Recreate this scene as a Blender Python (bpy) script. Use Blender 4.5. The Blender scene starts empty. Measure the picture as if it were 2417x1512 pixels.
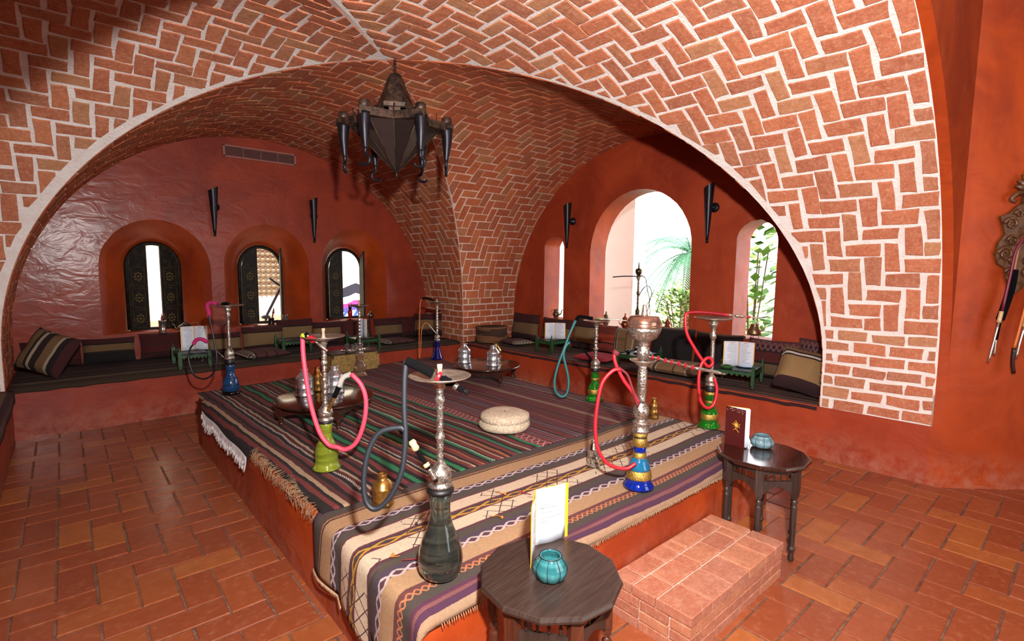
import bpy, math, random
from math import sin, cos, pi, sqrt, radians, exp, atan2
from mathutils import Vector, Matrix, noise
from mathutils.geometry import tessellate_polygon
random.seed(7)
SC = bpy.context.scene
COL = SC.collection

# ---------------------------------------------------------------- camera
CAM_H = 1.6
F_PX, YAW, PITCH, ROLL = 1210.4, 0.853954, 0.099763, 0.009732
fw = Vector((cos(PITCH) * cos(YAW), cos(PITCH) * sin(YAW), -sin(PITCH)))
r0 = Vector((sin(YAW), -cos(YAW), 0)); u0 = r0.cross(fw)
rt = cos(ROLL) * r0 + sin(ROLL) * u0
up = -sin(ROLL) * r0 + cos(ROLL) * u0
cam_d = bpy.data.cameras.new('camera'); cam = bpy.data.objects.new('camera', cam_d); COL.objects.link(cam)
cam.matrix_world = Matrix(((rt.x, up.x, -fw.x, 0), (rt.y, up.y, -fw.y, 0), (rt.z, up.z, -fw.z, CAM_H), (0, 0, 0, 1)))
cam_d.sensor_width = 36.0; cam_d.lens = 36.0 * F_PX / 2417.0
cam_d.clip_start = 0.05; cam_d.clip_end = 300
SC.camera = cam

# ---------------------------------------------------------------- world, sun, lights, exposure
w = bpy.data.worlds.new('sky'); SC.world = w; w.use_nodes = True
bg = w.node_tree.nodes['Background']
bg.inputs[0].default_value = (0.93, 0.96, 1.0, 1); bg.inputs[1].default_value = 4.6
sun_d = bpy.data.lights.new('sun', 'SUN'); sun_d.energy = 14.0; sun_d.angle = radians(0.6); sun_d.color = (1.0, 0.95, 0.86)
sun = bpy.data.objects.new('sun', sun_d); COL.objects.link(sun)
sun.rotation_euler = Vector((-0.32, -0.50, 0.80)).to_track_quat('Z', 'Y').to_euler()
def area(name, loc, target, size, power, color=(1, 1, 1), size_y=None):
    d = bpy.data.lights.new(name, 'AREA'); d.energy = power; d.size = size; d.color = color
    if size_y: d.shape = 'RECTANGLE'; d.size_y = size_y
    o = bpy.data.objects.new(name, d); COL.objects.link(o); o.location = loc
    o.rotation_euler = (Vector(loc) - Vector(target)).to_track_quat('Z', 'Y').to_euler()
    return o
area('flash_lamp', (0.12, -0.13, 2.085), (3.1, 3.0, 2.7), 0.09, 290, (1.0, 0.97, 0.94))
area('rear_fill', (3.2, -3.9, 1.6), (2.6, 3.0, 1.2), 2.4, 80, (1.0, 0.97, 0.93), 2.6)  # added fill lamp behind the viewer; no opening is built there
SC.view_settings.view_transform = 'Standard'; SC.view_settings.look = 'None'
SC.view_settings.exposure = 0.0; SC.view_settings.gamma = 1.0
SC.view_settings.use_curve_mapping = False
SC.cycles.use_denoising = True
SC.cycles.max_bounces = 8; SC.cycles.transmission_bounces = 8; SC.cycles.transparent_max_bounces = 12
SC.cycles.caustics_refractive = False; SC.cycles.caustics_reflective = False
SC.cycles.sample_clamp_indirect = 6.0

# ---------------------------------------------------------------- node materials
def lin(h):
    h = h.lstrip('#'); o = []
    for i in (0, 2, 4):
        c = int(h[i:i + 2], 16) / 255
        o.append(c / 12.92 if c <= 0.04045 else ((c + 0.055) / 1.055) ** 2.4)
    return (*o, 1)
class NT:
    def __init__(s, name):
        s.m = bpy.data.materials.new(name); s.m.use_nodes = True; s.t = s.m.node_tree
        s.b = s.t.nodes['Principled BSDF']
    def n(s, typ, **kw):
        x = s.t.nodes.new(typ)
        for k, v in kw.items(): setattr(x, k, v)
        return x
    def l(s, a, b): s.t.links.new(a, b)
    def put(s, sock, v):
        if hasattr(v, 'is_linked') or isinstance(v, bpy.types.NodeSocket): s.l(v, sock)
        else: sock.default_value = v
    def set(s, **kw):
        for k, v in kw.items(): s.put(s.b.inputs[k.replace('_', ' ')], v)
        return s
    def coord(s, kind='Object'): return s.n('ShaderNodeTexCoord').outputs[kind]
    def pos(s): return s.n('ShaderNodeNewGeometry').outputs['Position']
    def scale(s, vec, sc, rot=(0, 0, 0), loc=(0, 0, 0)):
        m = s.n('ShaderNodeMapping'); s.l(vec, m.inputs[0]); m.inputs['Scale'].default_value = sc
        m.inputs['Rotation'].default_value = rot; m.inputs['Location'].default_value = loc; return m.outputs[0]
    def noise(s, vec, scale, detail=4, rough=.6, dist=0):
        x = s.n('ShaderNodeTexNoise'); s.l(vec, x.inputs['Vector']); x.inputs['Scale'].default_value = scale
        x.inputs['Detail'].default_value = detail; x.inputs['Roughness'].default_value = rough
        x.inputs['Distortion'].default_value = dist; return x.outputs['Fac']
    def ramp(s, fac, stops, interp='LINEAR'):
        x = s.n('ShaderNodeValToRGB'); s.put(x.inputs[0], fac); r = x.color_ramp; r.interpolation = interp
        while len(r.elements) > 1: r.elements.remove(r.elements[-1])
        r.elements[0].position = stops[0][0]; r.elements[0].color = stops[0][1]
        for p, c in stops[1:]:
            e = r.elements.new(p); e.color = c
        return x.outputs[0]
    def grey(s, fac, a, b, va=0.0, vb=1.0): return s.ramp(fac, [(a, (va, va, va, 1)), (b, (vb, vb, vb, 1))])
    def mix(s, fac, a, b, mode='MIX'):
        x = s.n('ShaderNodeMix'); x.data_type = 'RGBA'; x.blend_type = mode
        s.put(x.inputs[0], fac); s.put(x.inputs[6], a); s.put(x.inputs[7], b); return x.outputs[2]
    def math(s, op, a, b=None, c=None):
        x = s.n('ShaderNodeMath'); x.operation = op; s.put(x.inputs[0], a)
        if b is not None: s.put(x.inputs[1], b)
        if c is not None: s.put(x.inputs[2], c)
        return x.outputs[0]
    def sep(s, v):
        x = s.n('ShaderNodeSeparateXYZ'); s.l(v, x.inputs[0]); return x.outputs
    def comb(s, a, b, c):
        x = s.n('ShaderNodeCombineXYZ'); s.put(x.inputs[0], a); s.put(x.inputs[1], b); s.put(x.inputs[2], c); return x.outputs[0]
    def bump(s, h, strength=.3, dist=.01):
        x = s.n('ShaderNodeBump'); s.l(h, x.inputs['Height']); x.inputs['Strength'].default_value = strength
        x.inputs['Distance'].default_value = dist; s.l(x.outputs[0], s.b.inputs['Normal']); return s
def simple(name, hexc, rough=.5, metal=0.0, var=0.12, scale=30, bump=0, **kw):
    s = NT(name); c = lin(hexc); d = tuple(v * (1 - var * 2) for v in c[:3]) + (1,)
    p = s.coord(); nz = s.noise(p, scale)
    s.set(Base_Color=s.mix(s.grey(nz, .3, .7), d, c), Roughness=rough, Metallic=metal, **kw)
    if bump: s.bump(nz, bump, .003)
    return s.m

def plaster(name, light, dark, pale, rough=.6, gloss=.08, wave=.2, freq=2.6, crough=.25, spec=.3, foot=True):
    s = NT(name); p = s.pos()
    n1 = s.noise(p, 1.3, 6, .65, .6); n2 = s.noise(p, 5.5, 6, .7, .4); n3 = s.noise(s.scale(p, (1, 1, .35)), 3.0, 5, .6, 1.2); n4 = s.noise(p, 11, 6, .75, .3)
    c = s.mix(s.grey(n1, .36, .62), lin(dark), lin(light))
    c = s.mix(s.grey(n2, .56, .78, 0, .5), c, lin(pale))
    c = s.mix(s.grey(n3, .30, .46, .6, 0), c, lin(dark))
    c = s.mix(s.grey(n4, .62, .74, 0, .35), c, lin(pale))
    if foot:      # salt bloom and scuffs close to the floor
        z = s.sep(p)[2]; k = s.math('MULTIPLY', s.grey(z, .0, .30, 1, 0), s.grey(n4, .38, .62))
        c = s.mix(s.math('MULTIPLY', k, .6), c, lin('#B07A66'))
    s.set(Base_Color=c, Roughness=s.grey(n2, .3, .8, rough - .1, rough + .12), Coat_Weight=gloss, Coat_Roughness=crough, Specular_IOR_Level=spec)
    h = s.math('ADD', s.noise(s.scale(p, (1, 1, 1.7)), freq, 3, .55, .9), s.math('MULTIPLY', s.noise(p, 60, 3), .04))
    s.bump(h, wave, .035); s.l(s.b.inputs['Normal'].links[0].from_socket, s.b.inputs['Coat Normal'])
    return s.m
M_RED = plaster('red_plaster', '#A44020', '#8A2F17', '#A8553A')
M_RED_G = plaster('glossy_red_plaster', '#96381F', '#7C2A1B', '#96443A', .55, .30, .18, 4.2, .22, .25)
M_RED_O = plaster('orange_plaster', '#AC4310', '#8A3010', '#AC5228')

def brick_mat(name, cols, wash, washc):
    s = NT(name); g = s.n('ShaderNodeNewGeometry'); oi = s.n('ShaderNodeObjectInfo')
    rnd = s.math('FRACT', s.math('ADD', oi.outputs['Random'], g.outputs['Random Per Island']))
    st = [(i / len(cols), lin(c)) for i, c in enumerate(cols)]
    c = s.ramp(rnd, st, 'CONSTANT')
    p = g.outputs['Position']
    n1 = s.noise(p, 14, 5, .7); n2 = s.noise(s.scale(p, (18, 18, 110)), 1.0, 4, .7, .5); n3 = s.noise(p, 48, 5, .75, .6)
    c = s.mix(s.grey(n1, .35, .7, 0, .4), c, s.mix(.6, c, lin('#6A2A12')))
    c = s.mix(s.grey(n2, .45, .70, 0, .6), c, lin('#7E3A1E'))
    c = s.mix(s.grey(n1, .25, .75, wash, wash * .3), c, lin(washc))
    c = s.mix(s.grey(n3, .48, .72, 0, min(1, wash * 2.0)), c, lin(washc))
    s.set(Base_Color=c, Roughness=.78)
    s.bump(s.math('ADD', n3, n1), .5, .004)
    return s.m
BC = [c[:5] + '%02X' % int(int(c[5:], 16) * .86) for c in ['#B4532F', '#AA4A2A', '#BC5C38', '#B05432', '#9E482E', '#B85836', '#A65E40', '#AE4E2E', '#C06642', '#A25640', '#B07456', '#A84C2C']]
M_BRICK = brick_mat('vault_brick', BC, .30, '#D8A888')
M_BRICK_FAR = brick_mat('vault_brick_far', BC, .16, '#C8906F')
M_STEPB = brick_mat('step_brick', ['#A85C40', '#B06648', '#9E553A', '#B46E4A', '#A6644C'], .25, '#CFA288')
_t = M_STEPB.node_tree; _g = _t.nodes.new('ShaderNodeNewGeometry'); _w = _t.nodes.new('ShaderNodeTexWave'); _w.bands_direction = 'Y'; _w.inputs['Scale'].default_value = 38; _w.inputs['Distortion'].default_value = .6
_t.links.new(_g.outputs['Position'], _w.inputs[0]); _b = [n for n in _t.nodes if n.type == 'BUMP'][0]; _t.links.new(_w.outputs['Fac'], _b.inputs['Height']); _b.inputs['Strength'].default_value = .22
def mortar(name, c1, c2, c3):
    s = NT(name); p = s.pos(); n1 = s.noise(p, 9, 6, .75); n2 = s.noise(p, 55, 4, .7)
    c = s.mix(s.grey(n1, .35, .65), lin(c2), lin(c1)); c = s.mix(s.grey(n2, .62, .8, 0, .6), c, lin(c3))
    s.set(Base_Color=c, Roughness=.9); s.bump(s.math('ADD', n1, n2), .7, .012); return s.m
M_MORTAR = mortar('white_lime_mortar', '#F4EEEA', '#E6DAD4', '#CDB6AC')
M_MORTAR_FAR = mortar('pink_mortar', '#E6CDBF', '#D8B6A4', '#B98A74')
M_GROUT = mortar('floor_grout', '#8a6a58', '#5b3a2c', '#3a2620')
def tile_mat():
    s = NT('terracotta_tile'); g = s.n('ShaderNodeNewGeometry'); oi = s.n('ShaderNodeObjectInfo')
    rnd = s.math('FRACT', s.math('ADD', oi.outputs['Random'], g.outputs['Random Per Island']))
    cols = ['#934C2E', '#9A5231', '#8E482C', '#9C5630', '#944F30', '#8A462C', '#A66234', '#904A2D', '#985236', '#8E4A30']
    c = s.ramp(rnd, [(i / 10, lin(x)) for i, x in enumerate(cols)], 'CONSTANT')
    p = g.outputs['Position']; n1 = s.noise(p, 7, 6, .7, .8); n2 = s.noise(p, 26, 5, .7)
    c = s.mix(s.grey(n1, .4, .7, 0, .5), c, lin('#84401F')); c = s.mix(s.grey(n2, .52, .78, 0, .4), c, lin('#C08A66'))
    s.set(Base_Color=c, Roughness=s.grey(n1, .3, .75, .26, .46), Coat_Weight=.25, Coat_Roughness=.2)
    s.bump(s.math('ADD', n1, s.math('MULTIPLY', n2, .3)), .35, .006); return s.m
M_TILE = tile_mat()

# ---------------------------------------------------------------- mesh helpers
def catmull(pts, k=8, closed=False):
    P = [Vector(p) for p in pts]; n = len(P); out = []
    rng = range(n) if closed else range(n - 1)
    for i in rng:
        a, b = P[i], P[(i + 1) % n]
        p0 = P[(i - 1) % n] if (closed or i > 0) else a * 2 - b
        p3 = P[(i + 2) % n] if (closed or i < n - 2) else b * 2 - a
        for j in range(k):
            t = j / k
            out.append(0.5 * ((2 * a) + (b - p0) * t + (2 * p0 - 5 * a + 4 * b - p3) * t * t + (3 * a - p0 - 3 * b + p3) * t ** 3))
    if not closed: out.append(P[-1])
    return out
class MB:
    def __init__(s): s.v = []; s.f = []; s.sm = []
    def add(s, vs, fs, smooth=False, M=None):
        o = len(s.v)
        s.v += [tuple(M @ Vector(v)) if M else tuple(v) for v in vs]
        s.f += [tuple(o + i for i in f) for f in fs]; s.sm += [smooth] * len(fs); return s
    def box(s, c, sz, rz=0, M=None, bev=0.0):
        x, y, z = sz[0] / 2, sz[1] / 2, sz[2] / 2
        T = Matrix.Translation(c) @ Matrix.Rotation(rz, 4, 'Z')
        if M: T = M @ T
        if bev <= 0:
            vs = [(a, b, d) for d in (-z, z) for a, b in ((-x, -y), (x, -y), (x, y), (-x, y))]
            fs = [(3, 2, 1, 0), (4, 5, 6, 7), (0, 1, 5, 4), (1, 2, 6, 5), (2, 3, 7, 6), (3, 0, 4, 7)]
            return s.add(vs, fs, False, T)
        e = bev; vs = []
        for zz, k in ((-z, e), (-z + e, 0), (z - e, 0), (z, e)):
            vs += [(a * (x - k), b * (y - k), zz) for a, b in ((-1, -1), (1, -1), (1, 1), (-1, 1))]
        fs = [(3, 2, 1, 0), (12, 13, 14, 15)]
        for r in range(3):
            for i in range(4): fs.append((r * 4 + i, r * 4 + (i + 1) % 4, r * 4 + 4 + (i + 1) % 4, r * 4 + 4 + i))
        return s.add(vs, fs, False, T)
    def lathe(s, prof, n=24, c=(0, 0, 0), M=None, smooth=True, rfun=None):
        vs = []; fs = []; T = Matrix.Translation(c)
        if M: T = M @ T
        for r, z in prof:
            for i in range(n):
                a = 2 * pi * i / n; k = rfun(a, z) if rfun else 1
                vs.append((r * k * cos(a), r * k * sin(a), z))
        for j in range(len(prof) - 1):
            for i in range(n):
                fs.append((j * n + i, j * n + (i + 1) % n, (j + 1) * n + (i + 1) % n, (j + 1) * n + i))
        if prof[0][0] > 1e-5: fs.append(tuple(range(n - 1, -1, -1)))
        if prof[-1][0] > 1e-5: fs.append(tuple(range((len(prof) - 1) * n, len(prof) * n)))
        return s.add(vs, fs, smooth, T)
    def tube(s, pts, r, n=8, k=6, closed=False, smooth=True, M=None):
        P = catmull(pts, k, closed) if k > 1 else [Vector(p) for p in pts]
        N = len(P); vs = []; fs = []; prev = None
        for i, p in enumerate(P):
            a = P[(i + 1) % N] if (closed or i < N - 1) else p; b = P[i - 1] if (closed or i > 0) else p
            t = (a - b).normalized()
            if prev is None:
                nrm = t.orthogonal().normalized()
            else:
                nrm = (prev - t * prev.dot(t)); nrm = nrm.normalized() if nrm.length > 1e-6 else t.orthogonal().normalized()
            prev = nrm; bn = t.cross(nrm)
            rr = r(i / max(1, N - 1)) if callable(r) else r
            for j in range(n):
                g = 2 * pi * j / n; vs.append(p + nrm * (rr * cos(g)) + bn * (rr * sin(g)))
        for i in range(N if closed else N - 1):
            for j in range(n):
                fs.append((i * n + j, i * n + (j + 1) % n, ((i + 1) % N) * n + (j + 1) % n, ((i + 1) % N) * n + j))
        if not closed: fs.append(tuple(range(n - 1, -1, -1))); fs.append(tuple((N - 1) * n + j for j in range(n)))
        return s.add(vs, fs, smooth, M)
    def prism(s, poly, z0, z1, M=None, smooth=False):
        n = len(poly); vs = [(x, y, z0) for x, y in poly] + [(x, y, z1) for x, y in poly]
        fs = [tuple(range(n - 1, -1, -1)), tuple(range(n, 2 * n))] + [(i, (i + 1) % n, n + (i + 1) % n, n + i) for i in range(n)]
        return s.add(vs, fs, smooth, M)
    def sphere(s, c, r, n=12, m=8, M=None, sc=(1, 1, 1)):
        prof = [(max(1e-6, r * sin(pi * j / m)) if 0 < j < m else 0.0, -r * cos(pi * j / m)) for j in range(m + 1)]
        T = Matrix.Translation(c) @ Matrix.Diagonal((*sc, 1))
        return s.lathe(prof, n, M=(M @ T) if M else T)
    def build(s, name, mat, parent=None, label=None, kind=None, solid=0):
        me = bpy.data.meshes.new(name); me.from_pydata(s.v, [], s.f); me.materials.append(mat)
        me.polygons.foreach_set('use_smooth', s.sm); me.update()
        o = bpy.data.objects.new(name, me); COL.objects.link(o)
        if parent: o.parent = parent
        if label: o['label'] = label
        if kind: o['kind'] = kind
        return o
def tag(o, label, cat, group=None, kind=None):
    o['label'] = label; o['category'] = cat
    if group: o['group'] = group
    if kind: o['kind'] = kind
    return o
def thing(name, label, cat, loc=(0, 0, 0), rz=0, group=None):
    o = bpy.data.objects.new(name, None); COL.objects.link(o); o.location = loc; o.rotation_euler = (0, 0, rz)
    o.empty_display_size = .1
    return tag(o, label, cat, group)
_kids = {}
def copy_tree(o, label=None, loc=None, rz=None, group=None, mats=None):
    def rec(x, par):
        c = x.copy(); COL.objects.link(c)
        if par: c.parent = par
        for ch in [k for k in x.children]: rec(ch, c)
        return c
    c = rec(o, None)
    if label: c['label'] = label
    if group: c['group'] = group
    if loc is not None: c.location = loc
    if rz is not None: c.rotation_euler = (0, 0, rz)
    return c
def clamp(x, a=0.0, b=1.0): return max(a, min(b, x))
def proj(p):
    d = Vector(p) - Vector((0, 0, CAM_H)); z = d.dot(fw)
    if z < .05: return None
    return (1208.5 + F_PX * d.dot(rt) / z, 756 - F_PX * d.dot(up) / z)
# ================================================================ GROIN VAULT
VX, VY, R1, R2, VZ, RZ = 2.08, 3.975, 2.54, 2.475, 0.78, 2.51
XC, X0, YC, Y0 = VX + R1, VX - R1, VY + R2, VY - R2
def W(p):
    x, y, z = p
    if y < 6.45: x += 0.036 * (6.45 - y) * clamp((p[0] - 2.1) / 2.5)
    if p[0] < VX and y < VY: y = VY + (y - VY) * (1 + 0.4 * clamp((VX - p[0]) / 2.5))
    if y > VY: y -= 0.10 * clamp((VX - p[0]) / 2.5) * clamp((y - VY) / 2.5)
    return (x, y, z)
def surf(bar, s, t, off=0.0):
    R = R1 if bar == 'L' else R2
    if s < 0: u, z = R - off, VZ + s
    elif s > pi * R: u, z = -(R - off), VZ - (s - pi * R)
    else:
        a = s / R; u, z = (R - off) * cos(a), VZ + (RZ - off) * sin(a)
    return W((VX + u, t, z)) if bar == 'L' else W((t, VY + u, z))
def unorm(bar, s):
    R = R1 if bar == 'L' else R2
    if s < 0 or s > pi * R: return 1.0
    return abs(cos(s / R))
BENCH = .46
WEBS = [  # name, barrel, side of the crossing, outer limit, groin margin, joint, materials
    ('ceiling', 'L', 1, 7.62, .012, .019, M_BRICK_FAR, M_MORTAR_FAR, 'herringbone brick barrel vault above the wall with three shuttered windows'),
    ('ceiling', 'R', 1, 5.74, .012, .019, M_BRICK_FAR, M_MORTAR_FAR, 'herringbone brick barrel vault above the wall with the big arched window'),
    ('ceiling', 'L', -1, 0.75, .060, .027, M_BRICK, M_MORTAR, 'nearest brick vault with wide white joints ending at the red wall on the right'),
    ('ceiling', 'R', -1, -1.45, .075, .026, M_BRICK, M_MORTAR, 'left brick vault with wide white joints and a white plaster edge strip'),
]
def g_in(bar, side, s, t):
    u = unorm(bar, s)
    if bar == 'L': return ((t - VY) * side / R2 - u) * R2
    return ((t - VX) * side / R1 - u) * R1
for wi, (nm, bar, side, lim, marg, joint, mb, mm, lab) in enumerate(WEBS):
    R = R1 if bar == 'L' else R2; Ro = R2 if bar == 'L' else R1; cc = VY if bar == 'L' else VX
    smin, smax = BENCH - VZ, pi * R + (VZ - BENCH)
    # mortar shell
    m = MB(); NS, NTt = 72, 14; vs = []; fs = []
    for i in range(NS + 1):
        s_ = smin + (smax - smin) * i / NS
        g0 = cc + side * unorm(bar, s_) * Ro
        for j in range(NTt + 1): vs.append(surf(bar, s_, g0 + (lim - g0) * j / NTt))
    for i in range(NS):
        for j in range(NTt):
            q = (i * (NTt + 1) + j, i * (NTt + 1) + j + 1, (i + 1) * (NTt + 1) + j + 1, (i + 1) * (NTt + 1) + j)
            fs.append(q)
    m.add(vs, fs, True)
    root = m.build(nm, mm); tag(root, lab, 'ceiling', kind='structure')
    # bricks
    WB = .122; s1 = 0.36; rnd = random.Random(11 + wi); cand = []
    lo, hi = (cc, lim) if side > 0 else (lim, cc)
    rects = []
    nrow = 7; rh = (s1 - smin) / nrow
    for end in (0, 1):
        for r in range(nrow):
            a = smin + r * rh; b = a + rh
            if end: a, b = smax - (r + 1) * rh, smax - r * rh
            k0 = int(math.floor((lo) / .235)) - 1; k1 = int(math.ceil(hi / .235)) + 1
            for k in range(k0, k1):
                t0 = k * .235 + (.117 if r % 2 else 0); rects.append((a, b, t0, t0 + .235, 2))
    ni = int((smax - 2 * (s1 - smin) - 0) / WB) + 4; sA, sB = s1, smax - (s1 - smin)
    for i in range(-2, ni + 2):
        for j in range(int(lo / WB) - 4, int(hi / WB) + 4):
            k = (i + j) % 4
            if k == 0: rects.append((sA + i * WB, sA + (i + 2) * WB, j * WB, (j + 1) * WB, 0))
            elif k == 2: rects.append((sA + i * WB, sA + (i + 1) * WB, j * WB, (j + 2) * WB, 1))
    for a, b, t0, t1, horiz in rects:
        isrun = horiz == 2
        if not isrun: a = max(a, sA); b = min(b, sB)
        if b - a < .035: continue
        jt = joint * rnd.uniform(.2, .75)
        a2, b2, c2, d2 = a + jt, b - joint * rnd.uniform(.2, .75), t0 + joint * rnd.uniform(.2, .8), t1 - joint * rnd.uniform(.2, .8)
        l2, h2 = lo, hi
        c2 = max(c2, l2 + (.01 if side < 0 else 0)); d2 = min(d2, h2 - (.01 if side > 0 else 0))
        if d2 - c2 < .03 or b2 - a2 < .03: continue
        jx = lambda k=.0045: rnd.uniform(-k, k)
        kk = .008 if joint > .02 else .003
        cs = [(a2 + jx(kk), c2 + jx(kk)), (b2 + jx(kk), c2 + jx(kk)), (b2 + jx(kk), d2 + jx(kk)), (a2 + jx(kk), d2 + jx(kk))]
        poly = []
        for e in range(4):
            p, q = cs[e], cs[(e + 1) % 4]
            for h in range(2): poly.append((p[0] + (q[0] - p[0]) * h / 2 + (jx(kk * .6) if h else 0), p[1] + (q[1] - p[1]) * h / 2 + (jx(kk * .6) if h else 0)))
        mg = lambda s_, t_: marg * (.32 + .95 * sin(pi * clamp(min(s_, pi * R - s_) / (pi * R / 2) * 1.05))) * (1 + .55 * noise.noise(Vector((s_ * 5, t_ * 5, wi))))
        G = [g_in(bar, side, *p) - mg(*p) for p in poly]
        if max(G) <= 0: continue
        if min(G) < 0:
            out = []
            for e in range(len(poly)):
                p, q, gp, gq = poly[e], poly[(e + 1) % len(poly)], G[e], G[(e + 1) % len(poly)]
                if gp >= 0: out.append(p)
                if (gp >= 0) != (gq >= 0):
                    t = gp / (gp - gq); out.append((p[0] + (q[0] - p[0]) * t, p[1] + (q[1] - p[1]) * t))
            poly = out
            if len(poly) < 3: continue
        ar = abs(sum(poly[e][0] * poly[(e + 1) % len(poly)][1] - poly[(e + 1) % len(poly)][0] * poly[e][1] for e in range(len(poly)))) / 2
        if ar < .0018: continue
        cen = (sum(p[0] for p in poly) / len(poly), sum(p[1] for p in poly) / len(poly))
        base = [surf(bar, p[0], p[1], -.004) for p in poly]
        hgt = rnd.uniform(.006, .011); tl = rnd.uniform(-.003, .003)
        ins = .06
        mid = [surf(bar, p[0], p[1], hgt * .7) for p in poly]
        top = [surf(bar, p[0] + (cen[0] - p[0]) * ins, p[1] + (cen[1] - p[1]) * ins, hgt + (tl if e % 2 else -tl) * .3) for e, p in enumerate(poly)]
        n = len(poly); fs = [tuple(range(2 * n, 3 * n))]
        for r in (0, 1):
            for e in range(n): fs.append((r * n + e, r * n + (e + 1) % n, (r + 1) * n + (e + 1) % n, (r + 1) * n + e))
        # screen size decides which bricks become single objects
        pp = [proj(p) for p in top]; size = 0
        if all(pp):
            size = abs(sum(pp[e][0] * pp[(e + 1) % n][1] - pp[(e + 1) % n][0] * pp[e][1] for e in range(n))) / 2
            mx = sum(p[0] for p in pp) / n; my = sum(p[1] for p in pp) / n
            if not (-30 < mx < 2450 and -30 < my < 1540): size = 0
        cand.append((size, base + mid + top, fs))
    cand.sort(key=lambda c: -c[0])
    for size, vs, fs in cand[:300]:
        MB().add(vs, fs).build('brick', mb, root)
    rest = MB()
    for size, vs, fs in cand[300:]: rest.add(vs, fs)
    if rest.v: rest.build('brick_field', mb, root, kind='stuff')

# ---------------------------------------------------------------- walls with arched openings
def arch_pts(c, w, zb, zs, zt, n=20):
    pts = [(c - w / 2, zb)]
    for i in range(n + 1):
        a = pi - pi * i / n; pts.append((c + w / 2 * cos(a), zs + (zt - zs) * sin(a)))
    pts.append((c + w / 2, zb)); return pts
def wobble(pts, seed, k=.006):
    return [(x + k * noise.noise(Vector((i * .45, seed, 0))), z + k * noise.noise(Vector((i * .45, seed, 9)))) for i, (x, z) in enumerate(pts)]
def holed_wall(name, x0, x1, z0, z1, holes, fmap, depth, mat, label, jamb_mat=None):
    """fmap(a, z, d): wall coordinates -> world, d = depth into the wall; holes = [(front outline, back outline)]"""
    outer = [(x0, z0), (x1, z0), (x1, z1), (x0, z1)]
    m = MB()
    for k, d in ((0, 0.0), (1, depth)):
        loops = [[Vector((a, b, 0)) for a, b in outer]] + [[Vector((a, b, 0)) for a, b in h[k]] for h in holes]
        tris = tessellate_polygon(loops); flat = [p for lp in loops for p in lp]
        m.add([fmap(p.x, p.y, d) for p in flat], [tuple(t) for t in tris])
    m.add([fmap(a, b, d) for d in (0, depth) for a, b in outer], [(i, (i + 1) % 4, 4 + (i + 1) % 4, 4 + i) for i in range(4)])
    o = m.build(name, mat); tag(o, label, 'wall', kind='structure')
    for h in holes:
        n = len(h[0]); mm = MB(); K = 6; vs = []
        for q in range(K + 1):
            t = q / K
            vs += [fmap(h[0][i][0] + (h[1][i][0] - h[0][i][0]) * t, h[0][i][1] + (h[1][i][1] - h[0][i][1]) * t, depth * t) for i in range(n)]
        fs = [(q * n + i, q * n + (i + 1) % n, (q + 1) * n + (i + 1) % n, (q + 1) * n + i) for q in range(K) for i in range(n)]
        mm.add(vs, fs, True); mm.build('reveal', jamb_mat or mat, o)
    return o
YA, XB = 7.52, 5.65
nA = [((.86, 1.13, .79, 1.55, 2.15), (.855, .56, .79, 1.58, 1.88)), ((2.12, 1.10, .79, 1.58, 2.17), (2.12, .56, .79, 1.60, 1.89)), ((3.36, 1.05, .79, 1.58, 2.18), (3.35, .56, .79, 1.60, 1.90))]
wA = holed_wall('wall_back', -1.6, 6.0, 0, 3.9, [(wobble(arch_pts(*a), i), arch_pts(*b)) for i, (a, b) in enumerate(nA)],
                lambda a, z, d: (a, YA + d, z), .42, M_RED_G, 'red glossy plaster wall with three arched window niches', M_RED_O)
nB = [((4.02, 1.56, .79, 1.86, 2.64),) * 2, ((2.485, .44, .86, 1.93, 2.15),) * 2, ((5.52, .42, .84, 1.90, 2.11),) * 2]
wB = holed_wall('wall_right', .6, 8.0, 0, 3.9, [(wobble(arch_pts(*a), 5 + i, .012), wobble(arch_pts(*b), 5 + i, .012)) for i, (a, b) in enumerate(nB)],
                lambda a, z, d: (XB + d, a, z), .34, M_RED, 'red plaster wall with one big and two narrow arched openings', M_RED_O)
# left wall and closing walls
m = MB(); m.box((-1.6, 3.2, 1.95), (.3, 9.2, 3.9)); tag(m.build('wall_left', M_RED), 'red plaster wall behind the left bench', 'wall', kind='structure')
# benches
def slab(pts, z0, z1, name, mat, label, cat='bench', kind='structure'):
    m = MB(); m.prism(pts, z0, z1); o = m.build(name, mat); return tag(o, label, cat, kind=kind)
slab([(-1.6, 6.33), (-.44, 6.33), W((2.1, 6.45, 0))[:2], (XC, 6.45), (XC, 7.6), (-1.6, 7.6)], 0, BENCH, 'masonry_bench', M_RED_G, 'built-in red plaster bench under the three shuttered windows')
bx = lambda y: W((XC, y, 0))[0]
slab([(bx(6.45), 6.45), (bx(3.6), 3.6), (bx(.76), .76), (5.8, .76), (5.8, 7.6), (XC, 7.6)], 0, BENCH, 'masonry_bench', M_RED, 'built-in red plaster bench under the big arched window')
slab([(-1.6, .2), (-.42, .2), (-.42, 6.33), (-1.6, 6.33)], 0, BENCH, 'masonry_bench', M_RED, 'red plaster bench at the left picture edge')
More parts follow.
